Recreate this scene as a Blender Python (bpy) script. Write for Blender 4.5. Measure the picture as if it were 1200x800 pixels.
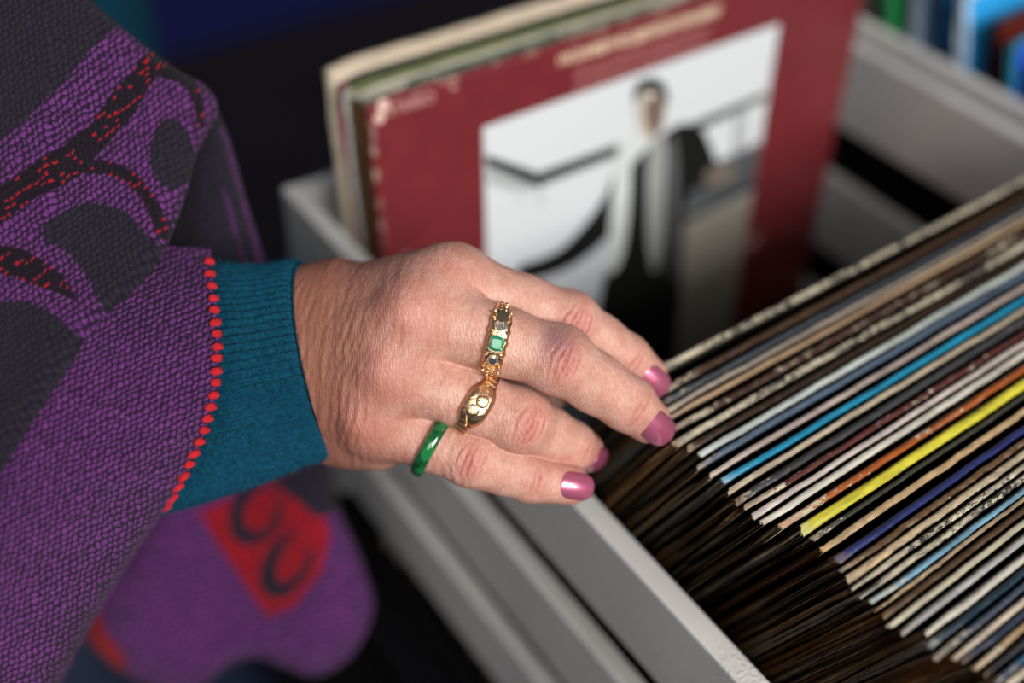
import bpy, bmesh, math, random
import numpy as np
from mathutils import Vector, Matrix

for o in list(bpy.data.objects):
    bpy.data.objects.remove(o)
SC = bpy.context.scene
COL = SC.collection
rng = np.random.default_rng(7)
random.seed(7)

# ------------------------------------------------------------------ camera
F = 1235.66                                  # focal length in pixels of the 1200 px frame
CW = np.array([0.81127317, -0.37859415, 0.44553598])    # world X seen in camera axes (right, down, forward)
CB = np.array([-0.5830367, -0.58073766, 0.56816545])    # world Y
CU = np.array([0.04363541, -0.72070122, -0.69187116])   # world Z
CZ = 1.312
CAM = np.array([0.0, 0.0, CZ])
M3 = np.stack([CW, CB, CU])                  # camera axes -> world
cam = bpy.data.cameras.new('camera')
camo = bpy.data.objects.new('camera', cam); COL.objects.link(camo)
rx, ry, rz = M3[:, 0], -M3[:, 1], -M3[:, 2]
camo.matrix_world = Matrix(((rx[0], ry[0], rz[0], 0), (rx[1], ry[1], rz[1], 0), (rx[2], ry[2], rz[2], CZ), (0, 0, 0, 1)))
cam.sensor_width = 36; cam.lens = F / 1200 * 36
cam.clip_start = 0.02
cam.dof.use_dof = True; cam.dof.focus_distance = 0.317; cam.dof.aperture_fstop = 2.9
SC.camera = camo

# ------------------------------------------------------------------ light
w = bpy.data.worlds.new('room_light'); SC.world = w; w.use_nodes = True
w.node_tree.nodes['Background'].inputs[0].default_value = (0.75, 0.85, 1.0, 1)
w.node_tree.nodes['Background'].inputs[1].default_value = 0.15


def area(name, loc, target, size, power, color):
    l = bpy.data.lights.new(name, 'AREA'); l.shape = 'RECTANGLE'; l.size = size[0]; l.size_y = size[1]
    l.energy = power; l.color = color
    o = bpy.data.objects.new(name, l); COL.objects.link(o)
    o.location = loc
    d = Vector(target) - Vector(loc)
    o.rotation_euler = d.to_track_quat('-Z', 'Y').to_euler()
    return o


area('window_daylight', (0.06, -1.75, CZ + 1.12), (0.2, 0.2, CZ - 0.27), (1.2, 1.0), 83, (1.0, 0.98, 0.95))
area('added_left_fill', (-1.0, -1.0, CZ + 1.1), (0.2, 0.15, CZ - 0.3), (1.0, 0.8), 14, (1.0, 0.95, 0.9))  # added, unseen fill from the left to lift slat faces and sleeve edges
SC.view_settings.view_transform = 'Standard'
SC.view_settings.look = 'None'
SC.view_settings.gamma = 1
SC.view_settings.use_curve_mapping = False
SC.view_settings.exposure = 0.0


# ------------------------------------------------------------------ helpers
def ray(px, py):
    q = np.array([px - 600, py - 400, F]); return M3 @ q
def on_z(px, py, z):
    r = ray(px, py); return CAM + r * ((z - CZ) / r[2])
def on_x(px, py, x):
    r = ray(px, py); return CAM + r * (x / r[0])
def cam_pt(px, py, d):                       # camera axes, metres
    return np.array([(px - 600) / F * d, (py - 400) / F * d, d])
def pt(px, py, d):                           # a pixel at optical depth d -> world
    return CAM + M3 @ cam_pt(px, py, d)
def srgb(r, g, b):
    f = lambda c: c / 12.92 if c <= 0.04045 else ((c + 0.055) / 1.055) ** 2.4
    return (f(r / 255), f(g / 255), f(b / 255), 1)


ORG = {}                                     # world origin of things built in world coordinates


def set_tags(o, label=None, cat=None, group=None, kind=None):
    if label: o['label'] = label
    if cat: o['category'] = cat
    if group: o['group'] = group
    if kind: o['kind'] = kind
    return o


def empty(name, loc, rot=(0, 0, 0)):
    o = bpy.data.objects.new(name, None); COL.objects.link(o)
    o.location = loc; o.rotation_euler = rot; o.empty_display_size = 0.05
    ORG[o] = np.array(loc, float)
    return o


def obj(name, verts, faces, mat=None, parent=None, smooth=True, world=True, mats=None, fmat=None):
    verts = np.asarray(verts, float)
    if parent is not None and world:
        verts = verts - ORG[parent]
    me = bpy.data.meshes.new(name)
    me.from_pydata([tuple(v) for v in verts], [], [tuple(int(i) for i in f) for f in faces])
    if smooth: me.polygons.foreach_set('use_smooth', [True] * len(me.polygons))
    for m in (mats or ([mat] if mat else [])): me.materials.append(m)
    if fmat is not None: me.polygons.foreach_set('material_index', np.asarray(fmat, np.int32))
    me.update()
    o = bpy.data.objects.new(name, me); COL.objects.link(o)
    if parent is not None:
        o.parent = parent
        if world: ORG[o] = ORG[parent]
    else:
        ORG[o] = np.zeros(3)
    return o


def box_bm(bm, x0, x1, y0, y1, z0, z1):
    vs = [bm.verts.new(p) for p in ((x0, y0, z0), (x1, y0, z0), (x1, y1, z0), (x0, y1, z0), (x0, y0, z1), (x1, y0, z1), (x1, y1, z1), (x0, y1, z1))]
    for f in ((3, 2, 1, 0), (4, 5, 6, 7), (0, 1, 5, 4), (1, 2, 6, 5), (2, 3, 7, 6), (3, 0, 4, 7)):
        bm.faces.new([vs[i] for i in f])


def box(name, b, mat, parent=None, bevel=0.0, world=True, segs=2):
    bm = bmesh.new(); box_bm(bm, *b)
    if bevel: bmesh.ops.bevel(bm, geom=list(bm.edges), offset=bevel, segments=segs, profile=0.5, affect='EDGES')
    if parent is not None and world:
        bmesh.ops.translate(bm, verts=bm.verts, vec=Vector(-ORG[parent]))
    me = bpy.data.meshes.new(name); bm.to_mesh(me); bm.free()
    me.materials.append(mat)
    o = bpy.data.objects.new(name, me); COL.objects.link(o)
    if parent is not None:
        o.parent = parent
        if world: ORG[o] = ORG[parent]
    return o


def grid_faces(nu, nv, cu=False, cv=False, off=0):
    F_ = []
    for i in range(nu if cu else nu - 1):
        for j in range(nv if cv else nv - 1):
            a = i * nv + j; b = ((i + 1) % nu) * nv + j; c = ((i + 1) % nu) * nv + (j + 1) % nv; d = i * nv + (j + 1) % nv
            F_.append((a + off, b + off, c + off, d + off))
    return F_


def spline(P, n, closed=False):
    """Catmull-Rom resampling of control points to n points."""
    P = np.asarray(P, float); m = len(P)
    if closed: t = np.linspace(0, m, n, endpoint=False)
    else: t = np.linspace(0, m - 1, n)
    i = np.floor(t).astype(int)
    if not closed: i = np.minimum(i, m - 2)
    u = (t - i)[:, None]
    g = (lambda k: P[k % m]) if closed else (lambda k: P[np.clip(k, 0, m - 1)])
    p0, p1, p2, p3 = g(i - 1), g(i), g(i + 1), g(i + 2)
    return 0.5 * ((2 * p1) + (-p0 + p2) * u + (2 * p0 - 5 * p1 + 4 * p2 - p3) * u ** 2 + (-p0 + 3 * p1 - 3 * p2 + p3) * u ** 3)


def noise1(x, freq, seed):
    r = np.random.default_rng(seed); k = r.uniform(-1, 1, 512)
    t = np.asarray(x) * freq + 37.0; i = np.floor(t).astype(int); u = t - i; u = u * u * (3 - 2 * u)
    return k[i % 512] * (1 - u) + k[(i + 1) % 512] * u


# ------------------------------------------------------------------ materials
class NT:
    def __init__(s, name):
        s.m = bpy.data.materials.new(name); s.m.use_nodes = True
        s.t = s.m.node_tree; s.b = s.t.nodes['Principled BSDF']
    def n(s, typ, **kw):
        nd = s.t.nodes.new(typ)
        for k, v in kw.items():
            if isinstance(k, str) and k.startswith('i_'): nd.inputs[int(k[2:])].default_value = v
            else: setattr(nd, k, v)
        return nd
    def l(s, a, b): s.t.links.new(a, b)
    def val(s, sock, x):
        if isinstance(x, (int, float, tuple, list)): sock.default_value = x
        else: s.l(x, sock)
    def math(s, op, a, b=0.0, c=0.0, clamp=False):
        nd = s.n('ShaderNodeMath', operation=op, use_clamp=clamp)
        for k, x in enumerate((a, b, c)): s.val(nd.inputs[k], x)
        return nd.outputs[0]
    def mix(s, f, a, b):
        nd = s.n('ShaderNodeMix', data_type='RGBA')
        s.val(nd.inputs[0], f); s.val(nd.inputs[6], a); s.val(nd.inputs[7], b)
        return nd.outputs[2]
    def rng(s, x, a, b, c=0.0, d=1.0):
        nd = s.n('ShaderNodeMapRange'); s.val(nd.inputs[0], x)
        for k, v in enumerate((a, b, c, d)): nd.inputs[k + 1].default_value = v
        return nd.outputs[0]
    def noise(s, vec, scale, detail=2.0, rough=0.5, dist=0.0):
        nd = s.n('ShaderNodeTexNoise'); s.l(vec, nd.inputs['Vector'])
        nd.inputs['Scale'].default_value = scale; nd.inputs['Detail'].default_value = detail
        nd.inputs['Roughness'].default_value = rough; nd.inputs['Distortion'].default_value = dist
        return nd.outputs[0]
    def mapping(s, vec, scale=(1, 1, 1), rot=(0, 0, 0), loc=(0, 0, 0)):
        nd = s.n('ShaderNodeMapping'); s.l(vec, nd.inputs[0])
        nd.inputs['Scale'].default_value = scale; nd.inputs['Rotation'].default_value = rot; nd.inputs['Location'].default_value = loc
        return nd.outputs[0]
    def bump(s, h, strength, dist, prev=None):
        nd = s.n('ShaderNodeBump'); nd.inputs['Strength'].default_value = strength; nd.inputs['Distance'].default_value = dist
        s.l(h, nd.inputs['Height'])
        if prev is not None: s.l(prev, nd.inputs['Normal'])
        return nd.outputs[0]
    def set(s, **kw):
        for k, v in kw.items():
            s.val(s.b.inputs[k.replace('_', ' ')], v)
        return s


def simple(name, col, rough=0.5, metal=0.0, bump=0.0, bscale=60, var=0.0, **kw):
    t = NT(name); tc = t.n('ShaderNodeTexCoord').outputs['Object']
    c = col
    if var:
        nz = t.noise(tc, bscale * 0.35, 4)
        dark = tuple(x * (1 - var) for x in col[:3]) + (1,)
        lite = tuple(min(1, x * (1 + var)) for x in col[:3]) + (1,)
        c = t.mix(t.rng(nz, 0.3, 0.7), dark, lite)
    t.set(Base_Color=c, Roughness=rough, Metallic=metal, **kw)
    if bump:
        t.l(t.bump(t.noise(tc, bscale, 4, 0.6), bump, 0.002), t.b.inputs['Normal'])
    return t.m


def paint_mat():
    t = NT('grey_paint'); tc = t.n('ShaderNodeTexCoord').outputs['Object']
    nz = t.noise(tc, 9, 4)
    c = t.mix(t.rng(nz, 0.35, 0.65), srgb(168, 166, 165), srgb(190, 188, 184))
    blot = t.noise(tc, 700, 3, 0.6)
    patch = t.rng(t.noise(tc, 22, 2), 0.52, 0.62)
    h = t.math('MULTIPLY', t.rng(blot, 0.5, 0.62), patch)
    h = t.math('ADD', h, t.math('MULTIPLY', t.noise(t.mapping(tc, (1, 0.12, 1)), 400, 3), 0.35))
    t.set(Base_Color=c, Roughness=0.42, Normal=t.bump(h, 0.5, 0.0008))
    return t.m


PAINT = paint_mat()
H = 0.313; WD = 0.314                        # sleeve height and width
ZB = CZ - 0.542                              # what the sleeves stand on


def sleeve_mat(name, cover, spine, wear=0.3, seed=0, rough=0.45, wearcol=(205, 190, 160), edge=(96, 74, 50), fine=1.0, dim=0.90):
    t = NT(name); tc = t.n('ShaderNodeTexCoord').outputs['Object']
    mp = t.mapping(tc, (1, 1, 1), (0, 0, 0), (seed * 1.7, seed * 0.31, 0))
    sx = t.n('ShaderNodeSeparateXYZ'); t.l(tc, sx.inputs[0])
    spine = tuple(v * dim for v in spine); wearcol = tuple(v * dim for v in wearcol)
    top = t.rng(sx.outputs[2], H - 0.0045, H - 0.0032)
    left = t.rng(sx.outputs[0], 0.0055, 0.0016)
    st = t.mapping(mp, (0.45, 1, 1))
    n1 = t.noise(st, 800 * fine, 5, 0.7)
    n2 = t.noise(mp, 35, 3)
    grime = t.noise(t.mapping(mp, (0.12, 1, 1)), 600, 4, 0.65)
    # printed colour of the spine with fading along its length
    sp = t.mix(t.rng(grime, 0.3, 0.75), tuple(c * 0.42 for c in srgb(*spine)[:3]) + (1,), srgb(*spine))
    c = t.mix(top, srgb(*cover), sp)
    # cardboard showing where the print is rubbed off: along the fold and at the worn corner
    fold = t.rng(sx.outputs[2], H - 0.0026, H - 0.0002, 0.0, 1.0)
    corner = t.rng(sx.outputs[0], 0.026, 0.0, 0.0, 0.10 + 0.5 * min(wear, 0.5))
    thr = t.math('ADD', t.math('ADD', t.math('MULTIPLY', n1, 0.75), t.math('MULTIPLY', n2, 0.55)), corner)
    wm = t.rng(thr, 0.98 - 0.62 * wear, 1.05 - 0.62 * wear)
    wm = t.math('MULTIPLY', wm, t.math('ADD', t.math('MULTIPLY', fold, 0.85), 0.15, clamp=True))
    c = t.mix(wm, c, t.mix(t.rng(t.math('ADD', t.math('MULTIPLY', n1, 0.5), t.math('MULTIPLY', grime, 0.5)), 0.38, 0.6), tuple(c_ * 0.35 for c_ in srgb(*wearcol)[:3]) + (1,), srgb(*wearcol)))
    ec = t.mix(t.rng(t.noise(mp, 160, 3), 0.3, 0.7), tuple(c_ * 0.7 for c_ in srgb(*edge)[:3]) + (1,), srgb(*edge))
    c = t.mix(t.math('MULTIPLY', left, t.rng(sx.outputs[2], H - 0.001, H - 0.005)), c, ec)
    h = t.math('ADD', n1, t.math('MULTIPLY', wm, -0.7))
    t.set(Base_Color=c, Roughness=t.rng(wm, 0, 1, rough, 0.9), Normal=t.bump(h, 0.35, 0.0006))
    return t.m


def yarn_mat():
    """knit / woven wool: staggered stitches, colours from the yarn weights of the mesh"""
    t = NT('poncho_wool')
    uv = t.n('ShaderNodeUVMap', uv_map='UVMap').outputs[0]
    wob = t.n('ShaderNodeTexNoise'); t.l(uv, wob.inputs['Vector']); wob.inputs['Scale'].default_value = 0.45; wob.inputs['Detail'].default_value = 2
    add = t.n('ShaderNodeVectorMath', operation='MULTIPLY_ADD'); t.l(wob.outputs['Color'], add.inputs[0]); add.inputs[1].default_value = (1.5, 1.5, 0); t.l(uv, add.inputs[2])
    s = t.n('ShaderNodeSeparateXYZ'); t.l(add.outputs[0], s.inputs[0])
    u, v = s.outputs[0], s.outputs[1]
    row = t.math('FLOOR', v)
    odd = t.math('MULTIPLY', t.math('MODULO', t.math('ABSOLUTE', row), 2.0), 0.5)
    us = t.math('ADD', u, odd)
    fu = t.math('SUBTRACT', t.math('FRACT', us), 0.5)
    fv = t.math('SUBTRACT', t.math('FRACT', v), 0.5)
    # a slanted oval stitch in each cell
    sl = t.math('ADD', fu, t.math('MULTIPLY', fv, 0.35))
    d = t.math('SQRT', t.math('ADD', t.math('MULTIPLY', sl, sl), t.math('MULTIPLY', t.math('MULTIPLY', fv, fv), 1.25)))
    wool = t.noise(uv, 1.15, 4, 0.7)
    d = t.math('ADD', d, t.math('MULTIPLY', t.math('SUBTRACT', wool, 0.5), 0.55))
    bumpy = t.rng(d, 0.60, 0.12)
    cell = t.n('ShaderNodeCombineXYZ'); t.l(t.math('FLOOR', us), cell.inputs[0]); t.l(row, cell.inputs[1])
    wn = t.n('ShaderNodeTexWhiteNoise', noise_dimensions='3D'); t.l(cell.outputs[0], wn.inputs['Vector'])
    rnd = wn.outputs['Value']
    at = t.n('ShaderNodeAttribute', attribute_name='yarn'); ws = t.n('ShaderNodeSeparateColor'); t.l(at.outputs['Color'], ws.inputs[0])
    ar = t.n('ShaderNodeAttribute', attribute_name='redyarn')
    fib = t.noise(uv, 2.6, 4, 0.7)
    pur = t.mix(t.rng(fib, 0.3, 0.7), srgb(80, 33, 92), srgb(126, 62, 134))
    pur = t.mix(t.math('MULTIPLY', rnd, 0.35), pur, srgb(62, 28, 80))
    cha = t.mix(t.rng(fib, 0.3, 0.7), srgb(26, 23, 32), srgb(46, 42, 53))
    isr = t.math('MULTIPLY', t.rng(rnd, 0.62, 0.64), t.rng(t.math('ABSOLUTE', fv), 0.26, 0.14))
    rbl = t.mix(t.math('MULTIPLY', isr, t.rng(t.math('ABSOLUTE', sl), 0.40, 0.28)), srgb(22, 11, 16), srgb(150, 14, 32))
    red = t.mix(t.rng(fib, 0.3, 0.7), srgb(150, 10, 18), srgb(196, 22, 26))
    c = t.mix(ws.outputs[1], pur, cha)
    c = t.mix(ws.outputs[2], c, rbl)
    c = t.mix(ar.outputs['Fac'], c, red)
    # black ground thread between stitches of the purple
    gap = t.math('MULTIPLY', t.rng(d, 0.30, 0.52), 0.92)
    c = t.mix(gap, c, srgb(24, 14, 32))
    fuzz = t.noise(uv, 1.6, 5, 0.75)
    hgt = t.math('ADD', t.math('MULTIPLY', bumpy, t.rng(rnd, 0, 1, 0.65, 1.1)), t.math('MULTIPLY', fuzz, 0.8))
    t.set(Base_Color=c, Roughness=0.95, Normal=t.bump(hgt, 0.9, 0.0011))
    t.b.inputs['Sheen Weight'].default_value = 0.03
    t.b.inputs['Sheen Roughness'].default_value = 0.5
    t.b.inputs['Specular IOR Level'].default_value = 0.15
    return t.m


# ------------------------------------------------------------------ room
FLOORM = simple('dark_floor', srgb(36, 27, 34), 0.6, var=0.3, bscale=8)
RUGM = simple('blue_rug', srgb(22, 22, 100), 0.9, bump=0.5, bscale=300, var=0.25)
WALLM = simple('navy_wall', srgb(24, 24, 78), 0.8, var=0.15, bscale=6)
CLOTHM = simple('black_cloth', srgb(7, 7, 10), 1.0, bump=0.3, bscale=200, Specular_IOR_Level=0.1)
set_tags(box('floor', (-3.5, 4.0, -2.5, 4.0, -0.05, 0.0), FLOORM), kind='structure')
set_tags(box('wall_back', (-3.5, 4.0, 4.0, 4.1, 0.0, 3.0), WALLM), kind='structure')
rug = box('rug', (-1.2, 3.2, 2.35, 3.9, 0.0, 0.012), RUGM, bevel=0.004)
set_tags(rug, 'navy blue rug on the dark floor behind the crates', 'rug')

TZ = CZ - 0.565                              # table top
tab = empty('display_table', (0.70, 0.18, 0.0))
box('table_top', (0.145, 1.25, -0.30, 0.47, TZ - 0.03, TZ), CLOTHM, tab, 0.004)
for lx in (0.18, 1.20):
    for ly in (-0.26, 0.43):
        box('leg', (lx - 0.02, lx + 0.02, ly - 0.02, ly + 0.02, 0.0, TZ - 0.03), CLOTHM, tab, 0.002)
# cloth hanging down round the table, gently pleated
cl = []
per = [(0.140, -0.305), (1.255, -0.305), (1.255, 0.475), (0.140, 0.475)]
n_ = 60
ring = []
for k in range(4):
    a, b = np.array(per[k]), np.array(per[(k + 1) % 4]); nrm = np.array([(b - a)[1], -(b - a)[0]]); nrm /= np.linalg.norm(nrm)
    for j in range(n_):
        ring.append((a + (b - a) * j / n_, nrm, j))
for zi in range(8):
    for p, nrm, j in ring:
        amp = 0.007 * zi / 7 * (1 + math.sin(j * 0.9))
        q = p + nrm * amp
        cl.append((q[0], q[1], TZ - 0.001 - zi * (TZ - 0.12) / 7))
obj('table_cloth', cl, grid_faces(8, len(ring), False, True), CLOTHM, tab)
set_tags(tab, 'black cloth covered table under the grey record crates', 'table')


# ------------------------------------------------------------------ crates
def crate(x0, x1, y0, y1, zt, label, slatted=True):
    """x0,x1,y0,y1: inside; slatted long sides, solid ends"""
    root = empty('record_crate' if slatted else 'record_bin', ((x0 + x1) / 2, (y0 + y1) / 2, TZ))
    th = 0.009
    tops = [zt, zt - 0.0715, zt - 0.143]
    for side, (xa, xb) in enumerate(((x0 - th, x0), (x1, x1 + th))):
        far = slatted and side == 1              # the far side has wider slats and gaps
        for tz in ([zt, zt - 0.090, zt - 0.180] if far else tops if slatted else tops[:1]):
            box('slat', (xa, xb, y0 - 0.011, y1 + 0.011, tz - (0.053 if far else 0.0455), tz), PAINT, root, 0.0009)
    for ya, yb in ((y0 - 0.011, y0), (y1, y1 + 0.011)):
        box('end_panel', (x0 + 0.0002, x1 - 0.0002, ya, yb, TZ + 0.001, zt - 0.0003), PAINT, root, 0.0009)
    if not slatted:
        for xa, xb in ((x0 - 0.0085, x0 - 0.0005), (x1 + 0.0005, x1 + 0.0085)):
            box('side_panel', (xa, xb, y0 - 0.009, y1 + 0.009, TZ + 0.026, zt - 0.047), CLOTHM, root)
    box('floor_board', (x0 - 0.004, x1 + 0.004, y0 + 0.0003, y1 - 0.0003, TZ + 0.004, ZB - 0.001), CLOTHM, root)
    for xa, xb in ((x0 - 0.0088, x0 - 0.0002), (x1 + 0.0002, x1 + 0.0088)):
        box('base_rail', (xa, xb, y0 - 0.008, y1 + 0.008, TZ + 0.0005, TZ + 0.024), CLOTHM, root)
    set_tags(root, label, 'crate')
    return root


ZT = CZ - 0.308
crate(0.176, 0.526, -0.075, 0.392, ZT, 'grey painted slatted crate holding the leaning worn records and the maroon sleeve')
crate(0.552, 0.90, -0.075, 0.392, ZT + 0.006, 'black record bin with grey top rails holding bright sleeves beyond the browsed crate', False)


# ------------------------------------------------------------------ record sleeves
def jacket_mesh(half, seed, tear=0.0, bow=0.0, pinch=0.9):
    """folded card jacket: spine fold on top, open at the sides; x across, y thickness, z up"""
    cth = min(0.0008, half * 0.5)
    r = half * 0.85
    out = [(-half, z) for z in (0.0, 0.08, 0.16, 0.22, 0.26, 0.285, 0.298, H - 0.006, H - r)]
    out += [(-half * math.copysign(abs(math.cos(a)) ** 0.8, math.cos(a)), H - r + r * math.sin(a) ** 0.8) for a in np.linspace(0.22, math.pi - 0.22, 9)]
    out += [(half, z) for z in (H - r, H - 0.006, 0.298, 0.285, 0.26, 0.22, 0.16, 0.08, 0.0)]
    hi = half - cth
    ins = [(hi, z) for z in (0.0, 0.08, 0.16, 0.22, 0.26, 0.285, 0.298, H - 0.006, H - r - cth)]
    ins += [(-hi, z) for z in (H - r - cth, H - 0.006, 0.298, 0.285, 0.26, 0.22, 0.16, 0.08, 0.0)]
    prof = np.array(out + ins)
    xs = np.concatenate([[0, 0.0006, 0.002, 0.004, 0.007, 0.010], np.arange(0.0115, 0.15, 0.0014), np.linspace(0.153, WD - 0.008, 40), [WD - 0.003, WD]])
    V = []
    rg = np.random.default_rng(seed)
    ph = rg.uniform(0, 6)
    for x in xs:
        y = prof[:, 0].copy(); z = prof[:, 1].copy()
        e = min(1.0, x / 0.014); e = e * e * (3 - 2 * e)
        k = pinch + (1 - pinch) * e
        y *= k
        # each of the two boards wavers on its own near the open edge
        wav = (1 - e) * 0.0006
        front = prof[:, 0] < 0
        y += np.where(front, noise1(z, 55, seed + 1), noise1(z, 55, seed + 2)) * wav
        y += bow * np.sin(np.pi * np.clip(z / H, 0, 1))
        xx = x + (1 - e) * np.where(front, noise1(z, 90, seed + 3), noise1(z, 90, seed + 4)) * 0.0008
        # frayed, dented fold
        topw = np.clip((z - (H - 0.004)) / 0.004, 0, 1)
        dent = 0.00022 + 0.0013 * tear
        z = z - topw * (np.abs(noise1(x, 160, seed + 5)) * dent + np.abs(noise1(x, 600, seed + 6)) * dent * 0.7)
        y = y + topw * (noise1(x, 110, seed + 7) * 0.00018 + noise1(x, 430, seed + 9) * (0.00006 + 0.00012 * tear))
        y = y + topw * noise1(x, 14, seed + 8) * 0.0003
        z = z - (1 - e) * topw * 0.0016
        for a, b, c in zip(np.broadcast_to(xx, y.shape), y, z): V.append((a, b, c))
    return V, grid_faces(len(xs), len(prof), False, True)


PAPERM = simple('inner_paper', srgb(170, 150, 124), 0.9, var=0.35, bscale=120)


def sleeve(x, yb, theta, half, mat, label, group, seed, tear=0.0, bow=0.0, liner=True, rotz=0.0, pinch=0.9):
    root = empty('record_sleeve', (x, yb, ZB + abs(math.sin(theta)) * half), (theta, 0, rotz))
    V, Fc = jacket_mesh(half, seed, tear, bow, pinch)
    obj('jacket', V, Fc, mat, root, world=False)
    if liner:
        r = np.random.default_rng(seed + 50)
        V2 = []; n = 26
        hh = max(0.0002, half - 0.0009) * 0.5
        for i in range(n):
            z = 0.003 + (H - 0.010) * i / (n - 1)
            x0 = 0.0022 + 0.0006 * r.uniform(-1, 1)
            y0 = 0.00025 * r.uniform(-1, 1) + bow * math.sin(math.pi * z / H)
            V2 += [(x0, y0 - hh, z), (x0, y0 + hh, z), (WD - 0.005, y0 + hh, z), (WD - 0.005, y0 - hh, z)]
        Fl = grid_faces(n, 4, False, True) + [(0, 1, 2, 3), (4 * n - 1, 4 * n - 2, 4 * n - 3, 4 * n - 4)]
        obj('inner_sleeve', V2, Fl, PAPERM, root, world=False)
    set_tags(root, label, 'record sleeve', group)
    return root


# the leaning stack, read along a line across the spines: (y on that line, cover, spine, wear, thickness px, tear, words)
STACK = [
    (263, (14, 14, 15), (52, 48, 44), 0.62, 12, 0.30, 'black record sleeve with a frayed cream fold, first of the leaning stack'),
    (284, (40, 24, 10), (74, 46, 18), 0.30, 12, 0.35, 'dark brown sleeve with an orange-brown chipped fold, second of the leaning stack'),
    (297, (22, 26, 30), (62, 70, 76), 0.25, 11, 0.10, 'slate grey glossy sleeve just behind the pair of cream and tan spines'),
    (306, (60, 52, 44), (176, 160, 146), 0.10, 9, 0.0, 'greyish cream spine touching the tan spine under the middle fingernail'),
    (315, (70, 50, 32), (186, 154, 118), 0.12, 10, 0.0, 'tan spine beside the greyish cream one under the middle fingernail'),
    (329, (44, 20, 12), (70, 36, 24), 0.45, 12, 0.35, 'dark red-brown spine with chipped cream spots'),
    (344, (20, 18, 17), (70, 64, 60), 0.62, 13, 0.30, 'charcoal spine rubbed grey-white with a split corner'),
    (357, (30, 20, 12), (58, 38, 22), 0.15, 11, 0.1, 'dark brown spine right before the pale mint one'),
    (369, (52, 54, 48), (208, 216, 208), 0.10, 13, 0.0, 'pale mint white spine with a torn white corner'),
    (381, (20, 28, 38), (84, 104, 126), 0.28, 12, 0.05, 'slate blue spine with a whitened corner next to the mint one'),
    (396, (60, 46, 40), (196, 176, 166), 0.08, 11, 0.0, 'pinkish beige spine between the slate blue and the bright cyan'),
    (412, (10, 50, 70), (34, 152, 192), 0.04, 12, 0.0, 'bright cyan blue spine in the leaning stack'),
    (425, (62, 50, 36), (204, 186, 160), 0.16, 11, 0.12, 'cream spine with a dark nick right after the cyan one'),
    (439, (20, 19, 20), (62, 61, 62), 0.28, 14, 0.08, 'charcoal grey spine between cream and maroon ones'),
    (453, (44, 14, 12), (94, 38, 32), 0.42, 12, 0.15, 'maroon spine speckled with white chips'),
    (467, (72, 56, 48), (214, 198, 190), 0.10, 12, 0.05, 'pinkish white spine following the speckled maroon one'),
    (480, (76, 70, 58), (226, 218, 202), 0.08, 14, 0.0, 'clean cream-white spine right before the burnt orange one'),
    (497, (60, 28, 8), (180, 88, 12), 0.36, 14, 0.10, 'burnt orange spine rubbed white in the middle'),
    (517, (70, 64, 10), (232, 220, 66), 0.14, 22, 0.05, 'thick bright yellow spine in the leaning stack'),
    (533, (26, 24, 14), (60, 58, 44), 0.25, 9, 0.1, 'thin olive black spine under the yellow one'),
    (552, (80, 56, 32), (196, 162, 118), 0.42, 15, 0.60, 'tan torn spine between the yellow and the navy ones'),
    (574, (16, 12, 34), (42, 50, 108), 0.16, 15, 0.08, 'glossy navy blue spine with a torn tan corner'),
    (590, (64, 44, 22), (108, 78, 46), 0.30, 14, 0.75, 'torn brown cardboard spine following the navy one'),
    (604, (90, 72, 48), (196, 178, 146), 0.45, 17, 0.80, 'thick torn beige cardboard spine in the leaning stack'),
    (619, (12, 12, 12), (44, 42, 40), 0.66, 12, 0.40, 'black spine with a white frayed fold, first of two'),
    (633, (12, 12, 12), (50, 48, 46), 0.70, 13, 0.45, 'black spine with a wide white frayed fold before the light blue one'),
    (649, (24, 42, 54), (122, 168, 190), 0.28, 12, 0.08, 'worn light blue spine in the leaning stack'),
    (662, (70, 52, 34), (176, 150, 116), 0.40, 9, 0.50, 'torn tan spine with blue-grey scraps after the light blue one'),
    (674, (44, 30, 14), (86, 58, 28), 0.20, 13, 0.20, 'dark brown spine between torn tan and cream ones'),
    (691, (70, 62, 48), (204, 194, 166), 0.10, 14, 0.05, 'cream spine after the dark brown one, before the greyish white'),
    (709, (60, 54, 50), (188, 182, 178), 0.12, 14, 0.05, 'greyish white spine between two cream ones'),
    (734, (66, 58, 48), (220, 212, 196), 0.08, 16, 0.05, 'broad off-white spine before the dark teal one'),
    (750, (14, 26, 34), (34, 60, 74), 0.15, 14, 0.05, 'dark teal spine following the broad off-white one'),
    (768, (18, 18, 22), (66, 74, 90), 0.30, 14, 0.15, 'slate spine with a tan scuffed corner after the dark teal one'),
    (787, (80, 64, 48), (218, 198, 176), 0.10, 15, 0.05, 'cream spine between two slate ones'),
    (803, (16, 20, 28), (54, 64, 84), 0.18, 14, 0.05, 'dark slate blue spine before the tan scuffed one'),
    (820, (60, 44, 26), (182, 148, 108), 0.30, 15, 0.2, 'tan scuffed spine after the dark slate blue one'),
    (838, (14, 14, 15), (40, 40, 44), 0.25, 14, 0.1, 'plain black spine after the tan scuffed one'),
    (857, (20, 36, 54), (54, 100, 140), 0.15, 15, 0.05, 'medium blue spine between a plain black and a cream one'),
    (876, (70, 60, 46), (206, 190, 164), 0.15, 15, 0.05, 'cream spine following the medium blue one'),
    (897, (30, 16, 12), (76, 40, 28), 0.2, 15, 0.05, 'red-brown spine following the last cream one'),
    (919, (20, 20, 20), (60, 58, 56), 0.25, 15, 0.05, 'charcoal spine following the red-brown one at the stack end'),
]
CORN_Y = [263, 297, 329, 344, 369, 381, 412, 439, 453, 480, 517, 574, 626, 649, 691, 709, 734, 768, 787, 930]
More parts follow.
